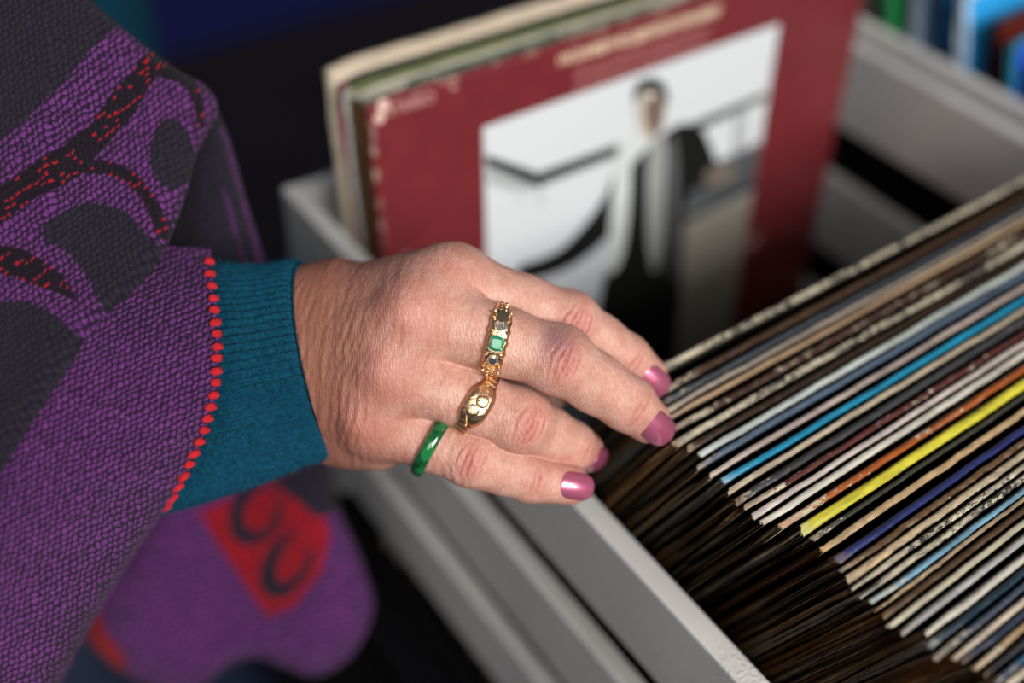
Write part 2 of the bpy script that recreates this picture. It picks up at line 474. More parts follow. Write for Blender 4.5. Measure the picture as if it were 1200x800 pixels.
CORN_P = [(778, 445), (789, 478), (796, 506), (800, 526), (835, 541), (832, 558), (860, 570), (870, 593), (881, 601), (905, 619), (952, 629), (986, 656), (1015, 700), (1032, 711), (1050, 737), (1065, 744), (1090, 744), (1100, 772), (1125, 772), (1290, 880)]
TH0, TH1 = math.radians(24.5), math.radians(16.5)
ys = np.array([s[0] for s in STACK], float)
ths = TH0 + (TH1 - TH0) * (ys - ys[0]) / (ys[-1] - ys[0])
ztop = ZB + H * np.cos(ths)
tops = np.array([on_z(1100, y, z) for y, z in zip(ys, ztop)])
cx = np.array([on_z(p[0], p[1], float(np.interp(y, ys, ztop)))[0] for y, p in zip(CORN_Y, CORN_P)])
xl = np.maximum(np.interp(ys, CORN_Y, cx), 0.1785)
xl = np.minimum(xl, 0.526 - WD - 0.002)
for i, s in enumerate(STACK):
    gap_t = []
    if i: gap_t.append((tops[i - 1][1] - tops[i][1]) * math.cos(ths[i]))
    if i < len(STACK) - 1: gap_t.append((tops[i][1] - tops[i + 1][1]) * math.cos(ths[i]))
    ppm = F / (np.array([0, 0, 1]) @ (M3.T @ (tops[i] - CAM))) / 1000      # px per mm there
    half = s[4] / ppm / 2000 * 0.56
    half = min(half, 0.0024)
    half = min(half, (0.46 - 0.06 * s[5]) * min(gap_t))
    m = sleeve_mat('sleeve_print', s[1], s[2], s[3], i, 0.35 if s[3] < 0.2 else 0.5,
                   (214, 200, 172) if i not in (20, 22, 23, 27) else (206, 176, 134),
                   edge=[(206, 168, 124), (164, 130, 98), (226, 200, 166), (150, 136, 124), (190, 140, 90), (216, 208, 198), (140, 104, 72)][(i * 3) % 7])
    sleeve(xl[i], tops[i][1] + H * math.sin(ths[i]), ths[i], half, m, s[6], 'worn record sleeves leaning in the crate', 100 + i * 13, s[5],
           bow=0.0, rotz=0.0)

# the group standing behind: maroon cover in front
TR = math.radians(-5.0)
RX = 0.1800
red_top = np.array([RX, 0.336, CZ - 0.228])
RYB = 0.336 + H * math.sin(TR)


def solid_cover(name, col, rough=0.35):
    t = NT(name); tc = t.n('ShaderNodeTexCoord').outputs['Object']
    sx = t.n('ShaderNodeSeparateXYZ'); t.l(tc, sx.inputs[0])
    n1 = t.noise(tc, 60, 4, 0.6); spots = t.noise(tc, 38, 1)
    c = t.mix(t.rng(n1, 0.3, 0.75), srgb(*[int(v * 0.9) for v in col]), srgb(*col))
    c = t.mix(t.math('MULTIPLY', t.rng(spots, 0.72, 0.78), 0.5), c, srgb(210, 180, 170))
    rim = t.math('MAXIMUM', t.rng(sx.outputs[2], H - 0.0035, H - 0.0005), t.rng(sx.outputs[0], 0.003, 0.0005))
    rim = t.math('MULTIPLY', rim, t.rng(t.noise(tc, 180, 4), 0.5, 0.75))
    c = t.mix(rim, c, srgb(196, 178, 160))
    t.set(Base_Color=c, Roughness=rough, Normal=t.bump(n1, 0.08, 0.0008))
    return t.m


MAROON = solid_cover('maroon_cover', (116, 41, 46))
BACK = [  # y offset behind the maroon one at the top, x, raise/tilt, half thickness, material, label
    (0.0058, 0.1800, 0.0016, sleeve_mat('sleeve_print', (30, 72, 58), (40, 84, 66), 0.55, 71, 0.5, (216, 206, 186), (92, 60, 34)), 'dark green sleeve with a worn white fold right behind the maroon cover'),
    (0.0108, 0.1790, 0.0018, sleeve_mat('sleeve_print', (170, 160, 130), (206, 198, 176), 0.2, 72, 0.5, (226, 216, 196), (70, 48, 30)), 'cream sleeve standing between the dark green and the olive green ones'),
    (0.0160, 0.1785, 0.0016, sleeve_mat('sleeve_print', (80, 96, 46), (112, 124, 62), 0.2, 73, 0.5, (190, 180, 140), (206, 204, 196)), 'olive green sleeve in the upright group behind the maroon cover'),
    (0.0220, 0.1790, 0.0016, sleeve_mat('sleeve_print', (150, 44, 96), (30, 30, 34), 0.15, 74, 0.5, (220, 180, 80), (168, 52, 104)), 'magenta edged sleeve with a black spine in the upright group'),
    (0.0290, 0.1775, 0.0024, sleeve_mat('sleeve_print', (206, 190, 166), (226, 206, 180), 0.1, 75, 0.5, (232, 214, 190), (200, 188, 166)), 'pale peach cream sleeve, last of the upright group before the crate end'),
]
for k, (dy, x, hf, m, lab) in enumerate(BACK):
    hh = hf
    s_ = sleeve(x, RYB + dy, TR, hh, m, lab, 'upright sleeves behind the maroon cover', 900 + k * 17, 0.12, pinch=0.8)
    if k == 4: s_.scale = (1.01, 1, 1.012)
red = sleeve(RX, RYB, TR, 0.0019, MAROON, 'maroon album sleeve with a black and white photo of a standing man', 'upright sleeves behind the maroon cover', 990, 0.02, pinch=0.9)
Rm = Matrix.Rotation(TR, 3, 'X')
rn = np.array(Rm @ Vector((0, -1, 0))); ro = np.array(red.location)


def red_local(px, py):
    r = ray(px, py); p0 = ro + rn * 0.0019
    t_ = ((p0 - CAM) @ rn) / (r @ rn)
    q = Rm.transposed() @ Vector(CAM + r * t_ - ro)
    return q.x, q.z


INK = {}
def ink(rgb):
    if rgb not in INK: INK[rgb] = simple('print_ink', srgb(*rgb), 0.32)
    return INK[rgb]


def print_shape(polys, name, parent):
    """flat print: polygons of (rgb, [(x, z)...]) laid in order on the cover"""
    V, Fc, mi, ms = [], [], [], []
    for k, (rgb, pts) in enumerate(polys):
        m = ink(rgb)
        if m not in ms: ms.append(m)
        b = len(V)
        for x, z in pts: V.append((x, -0.0019 - 0.00004 - 0.00003 * k, z))
        Fc.append(list(range(b, b + len(pts)))); mi.append(ms.index(m))
    return obj(name, V, Fc, None, parent, False, False, ms, mi)


def px_poly(pts): return [red_local(*p) for p in pts]
def px_smooth(pts, n=48): return [(q[0], max(q[1], 0.055)) for q in (red_local(*p) for p in spline(pts, n, True))]


x0, zt0 = red_local(566, 147); x1, zt1 = red_local(913, 30)
zt_ = (zt0 + zt1) / 2
panel = [(x0, zt_), (x0, zt_ - 0.225), (x1, zt_ - 0.225), (x1, zt_)]
zlow = zt_ - 0.225
polys = [((208, 212, 214), panel)]
xa, za = red_local(800, 262)
polys.append(((150, 143, 132), [(xa, za), (xa, zlow), (x1, zlow), (x1, red_local(885, 225)[1])]))
xg, zg = red_local(620, 330)
polys.append(((206, 210, 216), [(x0, zg + 0.02), (x0, zlow), (xa - 0.02, zlow), (xa - 0.02, zg + 0.04)]))
DK = (26, 27, 26)
polys += [
    ((168, 172, 172), px_poly([(569, 190), (622, 212), (626, 224), (600, 224), (570, 214)])),
    ((52, 58, 56), px_poly([(569, 181), (625, 200), (634, 206), (636, 220), (624, 217), (569, 193)])),
    ((52, 58, 56), px_poly([(628, 203), (724, 168), (724, 182), (634, 217)])),
    ((190, 196, 198), px_poly([(628, 220), (636, 218), (638, 244), (630, 244)])),
    ((196, 200, 202), px_poly([(604, 222), (614, 222), (614, 240), (606, 240)])),
    ((58, 62, 60), px_poly([(796, 150), (898, 107), (897, 116), (798, 162)])),
    ((120, 124, 124), px_poly([(862, 126), (866, 125), (864, 180), (860, 180)])),
    ((130, 134, 134), px_poly([(872, 122), (875, 121), (872, 176), (869, 176)])),
    ((84, 88, 90), px_poly([(806, 200), (838, 190), (890, 166), (884, 215), (850, 228), (806, 246)])),
    ((56, 58, 58), px_poly([(800, 250), (846, 230), (884, 212), (884, 222), (846, 240), (800, 262)])),
]
# the standing man: dark coat, light scarf ends, bare head
polys += [
    (DK, px_smooth([(726, 186), (712, 222), (690, 256), (660, 288), (634, 302), (610, 310), (603, 322), (618, 328), (646, 322), (676, 308), (706, 284), (724, 258), (736, 214)])),
    (DK, px_smooth([(778, 156), (800, 144), (822, 150), (836, 180), (846, 206), (838, 218), (812, 220), (802, 260), (798, 330), (790, 420), (776, 520), (748, 524), (712, 520), (694, 420), (704, 340), (716, 290), (726, 230), (742, 190)])),
    ((204, 208, 206), px_smooth([(724, 176), (740, 160), (739, 200), (735, 260), (726, 306), (710, 318), (714, 270), (718, 220)])),
    ((150, 152, 148), px_smooth([(759, 176), (769, 160), (780, 168), (778, 230), (774, 290), (766, 318), (759, 290), (757, 226)])),
    ((90, 92, 92), px_smooth([(784, 170), (792, 168), (794, 240), (790, 320), (784, 310)])),
    ((118, 108, 98), px_smooth([(828, 200), (850, 190), (862, 200), (856, 212), (838, 218), (826, 214)])),
    ((196, 186, 172), px_smooth([(743, 118), (748, 104), (762, 100), (776, 108), (780, 126), (776, 146), (766, 162), (754, 160), (746, 146)])),
    ((116, 98, 86), px_smooth([(756, 118), (768, 112), (778, 122), (775, 146), (766, 160), (758, 150), (754, 134)])),
    ((38, 36, 32), px_smooth([(744, 122), (742, 106), (750, 94), (766, 91), (779, 100), (782, 120), (776, 118), (770, 108), (756, 106), (748, 112)])),
]
print_shape(polys, 'photo_print', red)
# small print above the photo: unreadable lines, drawn as broken strokes
rg = np.random.default_rng(3)
pp = []
def strokes(xa, xb, z, h, rgb, wmin, wmax, gap):
    x = xa
    while x < xb:
        ww = rg.uniform(wmin, wmax); hh_ = h * rg.uniform(0.7, 1.0)
        pp.append((rgb, [(x, z), (min(x + ww, xb), z), (min(x + ww, xb), z - hh_), (x, z - hh_)])); x += ww + gap * rg.uniform(0.6, 1.6)
zt1_ = H - 0.0125
tx0 = red_local(655, 72)[0]; tx1 = red_local(842, 14)[0]
strokes(tx0, tx1, zt_ + 0.0225, 0.0062, (226, 196, 168), 0.0010, 0.0026, 0.0011)
for k in range(4):
    strokes(tx0 + 0.008, tx1 - 0.004 - 0.006 * (k % 2), zt_ + 0.0136 - 0.0030 * k, 0.0013, (196, 130, 128), 0.0012, 0.005, 0.0012)
print_shape(pp, 'small_print', red)
# round mark and STEREO in the corner
cxm, czm = red_local(450, 124)
cu = bpy.data.curves.new('stereo_text', 'FONT'); cu.body = 'STEREO'; cu.size = 0.0066
to = bpy.data.objects.new('tmp_text', cu); COL.objects.link(to)
bpy.context.view_layer.update()
tm = bpy.data.meshes.new_from_object(to.evaluated_get(bpy.context.evaluated_depsgraph_get()))
bpy.data.objects.remove(to)
tv = np.array([v.co for v in tm.vertices]); tf = [list(p.vertices) for p in tm.polygons]
lx, lz = red_local(455, 136)
tv2 = np.stack([tv[:, 0] + lx, np.full(len(tv), -0.00197), tv[:, 1] + lz], 1)
obj('stereo_lettering', tv2, tf, ink((206, 160, 150)), red, False, False)
mk = []
for (qx, qy, rr) in ((449, 124, 0.0030), (445, 138, 0.0026), (532, 98, 0.0024)):
    mx, mz = red_local(qx, qy)
    print_shape([((216, 180, 166), [(mx + rr * math.cos(a), mz + rr * math.sin(a)) for a in np.linspace(0, 2 * math.pi, 20, endpoint=False)])], 'corner_mark', red)

# bright sleeves in the second crate
BRIGHT = [
    (0.350, (28, 130, 66), (60, 160, 100), 'green sleeve in the far bin of bright sleeves'),
    (0.330, (150, 192, 226), (206, 214, 232), 'pale blue sleeve in the far bin next to the green one'),
    (0.306, (20, 90, 130), (20, 40, 60), 'dark petrol blue sleeve in the far bin between paler ones'),
    (0.290, (44, 150, 214), (206, 220, 232), 'sky blue sleeve with a white edge in the far bin'),
    (0.266, (86, 26, 18), (60, 30, 26), 'dark red sleeve in the far bin'),
    (0.250, (34, 44, 176), (60, 150, 170), 'royal blue sleeve with a teal edge in the far bin'),
    (0.232, (40, 50, 170), (150, 140, 210), 'blue sleeve with a lilac edge in the far bin'),
    (0.214, (20, 26, 150), (40, 50, 180), 'plain deep blue sleeve in the far bin'),
    (0.198, (130, 96, 190), (150, 120, 205), 'purple sleeve in the far bin before the orange one'),
    (0.182, (226, 96, 54), (238, 116, 66), 'orange sleeve in the far bin'),
    (0.164, (228, 230, 234), (238, 238, 238), 'white sleeve in the far bin beside the orange one'),
]
for k, (yy, cv, sp, lab) in enumerate(BRIGHT):
    m = sleeve_mat('sleeve_print', cv, sp, 0.08, 40 + k, 0.3, (220, 220, 220), sp, dim=1.0)
    sc_ = 1.0 - 0.021 * k
    o_ = sleeve(0.5575 + 0.002 * math.sin(k * 2.1), yy + 0.014 - 0.095 * sc_, math.radians(-19), 0.0022, m, lab, 'bright sleeves in the far bin', 1200 + k * 11, 0.02, liner=False, pinch=0.95)
    o_.scale = (sc_, 1, sc_)

# ------------------------------------------------------------------ the person: hand and arm as one surface
person = empty('person', (0.05, 0.74, 0.0))
set_tags(person, 'person in a purple patterned wool poncho and teal sweater, right hand browsing the leaning records', 'person')


def C(px, py, d): return cam_pt(px, py, d) * 1000          # camera axes, millimetres
FING = {  # MCP, PIP, DIP, tip centres and radii (mm)
    'index': ([C(530, 331, .336), C(666, 377, .343), C(733, 420, .3525), C(758, 440, .3560)], [12.0, 9.7, 8.3, 7.0]),
    'middle': ([C(487, 366, .3255), C(655, 421, .327), C(736, 473, .3375), C(760, 493, .3420)], [12.0, 10.2, 8.9, 7.3]),
    'ring': ([C(460, 433, .3285), C(609, 492, .333), C(668, 522, .349), C(684, 528, .3590)], [11.3, 9.6, 8.3, 6.9]),
    'little': ([C(436, 491, .3365), C(553, 537, .335), C(621, 560, .338), C(669, 568, .3425)], [10.6, 8.5, 7.6, 6.5]),
}
THUMB = ([C(418, 362, .366), C(500, 378, .376), C(580, 422, .376), C(640, 458, .372)], [15.0, 11.5, 10.0, 8.0])
WR = [C(385, 372, .352), C(382, 405, .349), C(385, 440, .350), C(397, 478, .354)]


def cone(P, a, b, ra, rb):
    ab = b - a; t = np.clip(((P - a) @ ab) / (ab @ ab), 0, 1).astype(np.float32)
    return np.linalg.norm(P - a - t[:, None] * ab, axis=1) - (ra + (rb - ra) * t)


def smin(a, b, k):
    h = np.clip(0.5 + 0.5 * (b - a) / k, 0, 1)
    return b + (a - b) * h - k * h * (1 - h)


def sdf(P):
    P = P.astype(np.float32)
    names = list(FING)
    dz = np.array([0, 0, 1.0])
    # palm: metacarpals with flesh below them
    palm = None
    for k, nm in enumerate(names):
        m = FING[nm][0][0]
        d1 = cone(P, WR[k] + dz * 0.0, m, 13.5, 11.4 if nm != 'little' else 10.6)
        d2 = cone(P, WR[k] + dz * 9, m + dz * 7, 13.5, 11.0)
        d = smin(d1, d2, 8)
        palm = d if palm is None else smin(palm, d, 13)
    for k in range(3):                       # flesh between the metacarpals
        m = (FING[names[k]][0][0] + FING[names[k + 1]][0][0]) / 2
        palm = smin(palm, cone(P, (WR[k] + WR[k + 1]) / 2, m + np.array([-2.0, 0, 0]), 13.5, 10.6), 9)
    # wrist and forearm
    wa, wb, wc = C(398, 415, .352), C(330, 418, .354), C(215, 428, .358)
    def flat_cone(a, b, ra, rb, fl):
        ab = b - a; L = np.linalg.norm(ab); u = ab / L
        n = -dz - (-dz @ u) * u; n /= np.linalg.norm(n); s = np.cross(u, n)
        q = P - a; t = np.clip((q @ u) / L, -0.05, 1.05)
        rad = ra + (rb - ra) * t
        e = np.sqrt((q @ s) ** 2 + ((q @ n) / fl) ** 2)
        along = np.maximum(np.maximum(-(q @ u), q @ u - L), 0)
        return np.sqrt(np.maximum(e - rad, 0) ** 2 + along ** 2) + np.minimum(e - rad, 0)
    wr = smin(flat_cone(wa, wb, 29.0, 27.0, 0.66), flat_cone(wb, wc, 27.0, 33.0, 0.74), 10)
    palm = smin(palm, wr, 14)
    # bump of the ulna head and the flesh of the little-finger side
    palm = smin(palm, cone(P, C(410, 500, .356), C(445, 508, .350), 12.5, 11.5), 10)
    # extensor tendons
    for k, nm in enumerate(names):
        m = FING[nm][0][0]
        a = C((402, 396, 400, 410)[k], (352, 384, 424, 462)[k], (.3395, .3355, .3365, .3415)[k])
        b = m + np.array([-3, 0, -10.4])
        palm = smin(palm, cone(P, a, b, 1.6, 2.0), 6.5)
    # knuckles
    for k, nm in enumerate(names):
        m = FING[nm][0][0]
        palm = smin(palm, np.linalg.norm(P - (m + np.array([1.0, 0, -3.8])), axis=1) - (8.6, 9.0, 8.4, 7.6)[k], 6)
    # webs
    for k in range(3):
        a0, a1 = FING[names[k]][0][:2]; b0, b1 = FING[names[k + 1]][0][:2]
        t1 = (0.36, 0.42, 0.40)[k]
        pa = a0 + (a1 - a0) * t1 + dz * 5.5; pb = b0 + (b1 - b0) * (t1 - 0.02) + dz * 5.5
        palm = smin(palm, cone(P, pa, pb, 6.0, 6.0), 5)
    # thumb under the palm
    T, R = THUMB
    th = cone(P, T[0], T[1], R[0], R[1])
    th = smin(th, cone(P, T[1], T[2], R[1], R[2]), 4)
    th = smin(th, cone(P, T[2], T[3], R[2], R[3]), 3)
    palm_t = smin(palm, th, 8)
    res = palm_t
    for k, nm in enumerate(names):
        p, r = FING[nm]
        f = cone(P, p[0], p[1], r[0] * 0.93, r[1] * 0.97)
        f = smin(f, cone(P, p[1], p[2], r[1] * 0.97, r[2]), 2.5)
        tip = p[3]
        f = smin(f, cone(P, p[2], tip, r[2], r[3]), 2.0)
        # joints a touch wider than the shafts, softer pads below
        f = smin(f, np.linalg.norm(P - p[1], axis=1) - (r[1] * 1.02), 3.5)
        mid = p[0] + (p[1] - p[0]) * 0.62 + dz * 2.2
        f = smin(f, np.linalg.norm(P - mid, axis=1) - r[1] * 0.92, 5)
        mid2 = (p[1] + p[2]) / 2 + dz * 1.6
        f = smin(f, np.linalg.norm(P - mid2, axis=1) - r[2] * 0.97, 4)
        res = np.minimum(res, smin(palm, f, 5.0))
    return res


def surface_nets(f, o, h):
    s = f < 0
    nx, ny, nz = f.shape
    acc = np.zeros((nx - 1, ny - 1, nz - 1, 3), np.float32); cnt = np.zeros((nx - 1, ny - 1, nz - 1), np.float32)
    cross = []
    for ax in range(3):
        sl0 = [slice(None)] * 3; sl1 = [slice(None)] * 3
        sl0[ax] = slice(0, -1); sl1[ax] = slice(1, None)
        a, b = f[tuple(sl0)], f[tuple(sl1)]
        c = (a < 0) != (b < 0)
        idx = np.argwhere(c)
        t = a[c] / (a[c] - b[c])
        pos = idx.astype(np.float32); pos[:, ax] += t
        cross.append((idx, a[c] < 0))
        o1, o2 = [k for k in range(3) if k != ax]
        for d1 in (0, -1):
            for d2 in (0, -1):
                q = idx.copy(); q[:, o1] += d1; q[:, o2] += d2
                ok = np.all((q >= 0) & (q < np.array([nx - 1, ny - 1, nz - 1])), axis=1)
                np.add.at(acc, tuple(q[ok].T), pos[ok]); np.add.at(cnt, tuple(q[ok].T), 1)
    m = cnt > 0
    vid = -np.ones(cnt.shape, np.int64); vid[m] = np.arange(m.sum())
    V = acc[m] / cnt[m][:, None] * h + o
    Q = []
    for ax in range(3):
        idx, neg = cross[ax]
        o1, o2 = (ax + 1) % 3, (ax + 2) % 3
        ok = (idx[:, o1] > 0) & (idx[:, o2] > 0) & (idx[:, o1] < f.shape[o1] - 1) & (idx[:, o2] < f.shape[o2] - 1)
        idx, ng = idx[ok], neg[ok]
        qs = []
        for d1, d2 in ((0, 0), (-1, 0), (-1, -1), (0, -1)):
            q = idx.copy(); q[:, o1] += d1; q[:, o2] += d2; qs.append(vid[tuple(q.T)])
        q4 = np.stack(qs, 1); q4[~ng] = q4[~ng][:, ::-1]
        Q.append(q4)
    return V, np.concatenate(Q)


HS = 0.52
lo = np.array([-112.0, -40.0, 296.0]); hi = np.array([62.0, 62.0, 398.0])
n3 = np.ceil((hi - lo) / (HS * 4)).astype(int) * 4 + 1
cg = [lo[k] + np.arange(0, n3[k], 4) * HS for k in range(3)]
CGX, CGY, CGZ = np.meshgrid(*cg, indexing='ij')
co = sdf(np.stack([CGX.ravel(), CGY.ravel(), CGZ.ravel()], 1)).reshape(CGX.shape)
fi = np.repeat(np.repeat(np.repeat(co, 4, 0), 4, 1), 4, 2)[:n3[0], :n3[1], :n3[2]].astype(np.float32)
near = np.abs(fi) < HS * 8
ii = np.argwhere(near)
vals = np.empty(len(ii), np.float32)
for c0 in range(0, len(ii), 400000):
    vals[c0:c0 + 400000] = sdf(lo + ii[c0:c0 + 400000] * HS)
fi[near] = vals
HV, HQ = surface_nets(fi, lo, HS)
for _ in range(2):                            # settle the vertices on the surface
    e = 0.25
    d0 = sdf(HV); G = np.stack([sdf(HV + np.eye(3)[k] * e) - sdf(HV - np.eye(3)[k] * e) for k in range(3)], 1) / (2 * e)
    g2 = np.maximum((G ** 2).sum(1), 0.2)
    HV = HV - (np.clip(d0, -1, 1) / g2)[:, None] * G
GN = G / np.maximum(np.linalg.norm(G, axis=1), 1e-6)[:, None]

# dorsal frames of the fingers
DV = np.array([0, 0, -1.0])
def frame(a, b, roll=0.0):
    u = (b - a) / np.linalg.norm(b - a)
    n = DV - (DV @ u) * u; n /= np.linalg.norm(n)
    s = np.cross(u, n)
    c_, s_ = math.cos(roll), math.sin(roll)
    return u, n * c_ + s * s_, s * c_ - n * s_


disp = np.zeros(len(HV)); redn = np.zeros(len(HV)); bruise = np.zeros(len(HV)); crease = np.zeros(len(HV))
for nm in FING:
    p, r = FING[nm]
    for j, (A, offs) in enumerate(((0.85, (-5.4, -2.9, -0.9, 1.3, 3.5)), (0.6, (-1.6, 0.6)))):
        c = p[1 + j]; ua = frame(p[j], p[1 + j])[0]; ub = frame(p[1 + j], p[2 + j])[0]
        u = ua + ub; u /= np.linalg.norm(u)
        n = DV - (DV @ u) * u; n /= np.linalg.norm(n); s = np.cross(u, n)
        q = HV - c
        a_, l_, d_ = q @ u, q @ s, q @ n
        rad = r[1 + j]
        dors = np.clip((d_ / rad - 0.25) / 0.4, 0, 1) * (np.abs(a_) < 12) * (np.linalg.norm(q, axis=1) < rad * 1.6)
        lw = rad * 0.78
        for k, o_ in enumerate(offs):
            cur = o_ * (1 - 0.55 * (l_ / lw) ** 2) + 0.35 * noise1(l_, 0.35, hash(nm) % 97 + k) + 0.2
            amp = A * (0.55 + 0.45 * abs(math.sin(k * 2.3 + len(nm)))) * (1 - 0.35 * abs(o_) / 6)
            gr = dors * amp * np.exp(-((a_ - cur) / 0.50) ** 2) * np.clip(1.25 - np.abs(l_) / lw, 0, 1) * (0.7 + 0.5 * noise1(l_, 0.5, k + 31))
            disp -= gr; crease = np.maximum(crease, gr)
        disp += dors * (0.35 if j == 0 else 0.15) * np.exp(-(a_ / 5.5) ** 2 - (l_ / lw) ** 2)
        redn = np.maximum(redn, dors * (0.9 if j == 0 else 0.55) * np.exp(-(a_ / 5.0) ** 2 - (l_ / (lw * 0.9)) ** 2))
    # redness of the finger sides and tips
    q = HV - p[3]; redn = np.maximum(redn, 0.45 * np.exp(-(np.linalg.norm(q, axis=1) / 13) ** 4))
    q = HV - (p[0] + np.array([0, 0, -9])); redn = np.maximum(redn, 0.75 * np.exp(-(np.linalg.norm(q, axis=1) / 10) ** 2))
bc = C(653, 402, .319)
bruise = np.exp(-(np.linalg.norm(HV - bc, axis=1) / 5.8) ** 2.5)
# loose, furrowed skin over the back of the hand: furrows run across it
backm = np.clip((C(560, 400, .33)[0] + 6 - HV[:, 0]) / 14, 0, 1) * np.clip((-GN[:, 2] - 0.15) / 0.3, 0, 1)
rg = np.random.default_rng(5)
fur = np.zeros(len(HV))
for k in range(26):
    ang = rg.uniform(-0.35, 0.35) + 0.12; fr = rg.uniform(0.35, 1.15)
    kx, ky = math.cos(ang), math.sin(ang)
    env = noise1(HV[:, 1] * 0.9 - HV[:, 0] * 0.4 + 300, 0.07, 300 + k) * noise1(HV[:, 0] + 300, 0.06, 400 + k)
    fur += np.sin(fr * 2.2 * (HV[:, 0] * kx + HV[:, 1] * ky + 2.2 * noise1(HV[:, 1] + 200, 0.08, 500 + k)) + rg.uniform(0, 6)) * env
disp += backm * 0.072 * fur
HV = HV + GN * disp[:, None]


def skin_mat():
    t = NT('skin')
    at = t.n('ShaderNodeAttribute', attribute_name='hand_mm').outputs['Vector']
    red_ = t.n('ShaderNodeAttribute', attribute_name='redness').outputs['Fac']
    bru = t.n('ShaderNodeAttribute', attribute_name='bruise').outputs['Fac']
    sx = t.n('ShaderNodeSeparateXYZ'); t.l(at, sx.inputs[0])
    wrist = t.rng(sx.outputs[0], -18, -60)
    mot = t.noise(at, 0.16, 5, 0.65)
    mot2 = t.noise(at, 0.9, 4, 0.6)
    base = t.mix(t.rng(mot, 0.3, 0.7), srgb(180, 128, 110), srgb(206, 162, 146))
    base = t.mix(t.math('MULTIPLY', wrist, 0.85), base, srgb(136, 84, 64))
    base = t.mix(t.math('MULTIPLY', t.rng(mot2, 0.45, 0.7), 0.30), base, srgb(170, 100, 88))
    base = t.mix(t.math('MULTIPLY', red_, 0.55), base, srgb(178, 94, 88))
    base = t.mix(t.math('MULTIPLY', bru, 0.75), base, srgb(116, 78, 90))
    cre = t.n('ShaderNodeAttribute', attribute_name='crease').outputs['Fac']
    base = t.mix(t.math('MULTIPLY', cre, 0.65), base, srgb(156, 70, 60))
    # fine furrows: long across the hand, short along it
    st = t.mapping(at, (1.0, 0.22, 0.35), (0, 0, 0.15))
    v1 = t.n('ShaderNodeTexVoronoi', feature='DISTANCE_TO_EDGE'); t.l(st, v1.inputs['Vector']); v1.inputs['Scale'].default_value = 1.25
    v2 = t.n('ShaderNodeTexVoronoi', feature='DISTANCE_TO_EDGE'); t.l(at, v2.inputs['Vector']); v2.inputs['Scale'].default_value = 1.3
    h = t.math('ADD', t.rng(v1.outputs[0], 0.0, 0.22), t.math('MULTIPLY', t.rng(v2.outputs[0], 0.0, 0.25), 0.45))
    h = t.math('ADD', h, t.math('MULTIPLY', t.noise(st, 2.0, 3, 0.5), 0.35))
    base = t.mix(t.math('MULTIPLY', t.rng(v1.outputs[0], 0.07, 0.0), 0.22), base, srgb(124, 66, 52))
    t.set(Base_Color=base, Roughness=t.rng(mot2, 0.3, 0.7, 0.40, 0.52), Normal=t.bump(h, 0.42, 0.00030))
    t.b.inputs['Subsurface Weight'].default_value = 0.14
    t.b.inputs['Subsurface Radius'].default_value = (1.0, 0.35, 0.2)
    t.b.inputs['Subsurface Scale'].default_value = 0.0022
    t.b.inputs['Specular IOR Level'].default_value = 0.42
    return t.m


def mm_world(P): return CAM + (np.asarray(P) / 1000) @ M3.T


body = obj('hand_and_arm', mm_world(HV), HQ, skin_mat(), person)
bme = body.data
a = bme.attributes.new('hand_mm', 'FLOAT_VECTOR', 'POINT'); a.data.foreach_set('vector', HV.astype(np.float32).ravel())
a = bme.attributes.new('redness', 'FLOAT', 'POINT'); a.data.foreach_set('value', redn.astype(np.float32))
a = bme.attributes.new('crease', 'FLOAT', 'POINT'); a.data.foreach_set('value', np.clip(crease * 1.6, 0, 1).astype(np.float32))
a = bme.attributes.new('bruise', 'FLOAT', 'POINT'); a.data.foreach_set('value', bruise.astype(np.float32))

